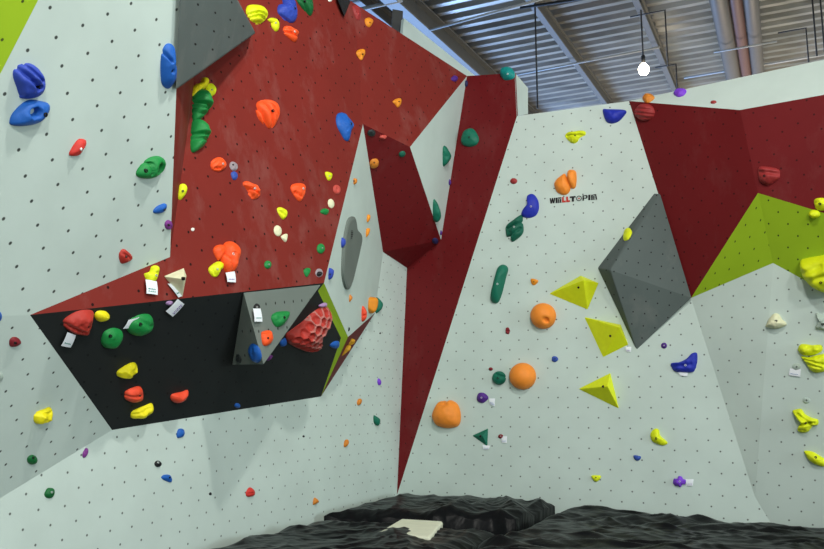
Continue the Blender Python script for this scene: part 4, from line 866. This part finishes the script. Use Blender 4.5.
sheet('crumpled black plastic sheet along the right wall, cut by the right edge of the photo', [Wc+RU*1.92+RI*SG, Wc+RU*K_+RI*SG+(P3['WR'].xy-P3['S'].xy).normalized()*3.2+RI*.05, Wc+RU*6.6+RI*3.4, Wc+RU*1.85+RI*3.4], .585, 2.0, amp=.036, res=200, nx=230, fd=(.95, -.3))
sheet('crumpled black plastic sheet piled up in the corner below the tall dark red panel', [Wc+RU*.13+RI*SG, Wc+RU*1.80+RI*SG, Wc+RU*1.72+RI*1.1, Wc+LU*1.75+LI*.12], .63, 5.0, amp=.038, res=180, nx=220, fd=(.6, .8))
sheet('crumpled black plastic sheet in the foreground along the left wall', [Wc+LU*1.85+LI*.12, Wc+RU*1.75+RI*1.75, Wc+RU*1.75+RI*3.6, Wc+LU*5.2+LI*.12], .582, 8.0, amp=.036, res=230, nx=200, fd=(.75, .66))
# foam block showing between the sheets
def foam():
    z1 = .60; P = [fl(378, 532, z1), fl(401, 518.5, z1), fl(443, 521, z1), fl(430, 537, z1)]; c = sum(P, Vector((0, 0)))/4
    vs = [(p.x-c.x, p.y-c.y, z) for z in (z1, .02) for p in P]
    o = mesh_obj('foam_block', vs, [(0, 1, 2, 3), (4, 5, 6, 7)]+[(i, (i+1) % 4, 4+(i+1) % 4, 4+i) for i in range(4)], M['foam'], Matrix.Translation((c.x, c.y, 0)))
    b = o.modifiers.new('bevel', 'BEVEL'); b.width = .02; b.segments = 3
    props(o, 'pale cream foam block showing between the black plastic sheets', 'foam block')
foam()
# ------------------------------------------------------------------ light
AMB, KEY, KEY2, KEY3, FILL_SIDE, FILL_ROOF_L, FILL_ROOF_R = .70, 185, 400, 160, 800, 1900, 420
w = bpy.data.worlds.new('world'); scn.world = w; w.use_nodes = True
bg = w.node_tree.nodes['Background']; bg.inputs[0].default_value = (.62, .78, .84, 1); bg.inputs[1].default_value = AMB
def area(loc, target, size, power, col):
    l = bpy.data.lights.new('hall_or_fill_lamp', 'AREA'); l.shape = 'DISK'; l.size = size; l.energy = power; l.color = col
    o = bpy.data.objects.new('hall_or_fill_lamp', l); COL.objects.link(o); o.location = loc; d = Vector(target)-Vector(loc); o.rotation_euler = d.to_track_quat('-Z', 'Y').to_euler(); return o
area((.92, 2.65, 6.8), (-.6, 7.5, .5), .3, KEY, (1, .98, .92))
area((1.5, -5.2, 6.1), (-.6, 7, 1.5), .35, KEY2, (1, .98, .92))
area((4.2, -1.2, 6.6), (1.5, 8, 2), .6, KEY3, (1, .98, .92))
area((14, -4, 3.4), (-.5, 7, 1.2), 4.5, FILL_SIDE, (.86, .97, 1))          # broad unseen lamp added to brighten the faces turned right
area((-.3, 17.5, 2.0), (.3, 15, 9), 6, FILL_ROOF_L, (.30, .52, 1))             # bluish lamp added out of view, brightens the left of the roof
area((7, 13.5, 2.2), (6.0, 13, 9), 4, FILL_ROOF_R, (1, .84, .62))  # warm fill added behind the wall to lift the roof's right side
scn.view_settings.view_transform = 'Standard'; scn.view_settings.look = 'None'; scn.view_settings.gamma = 1; scn.view_settings.use_curve_mapping = False
scn.view_settings.exposure = 0.0
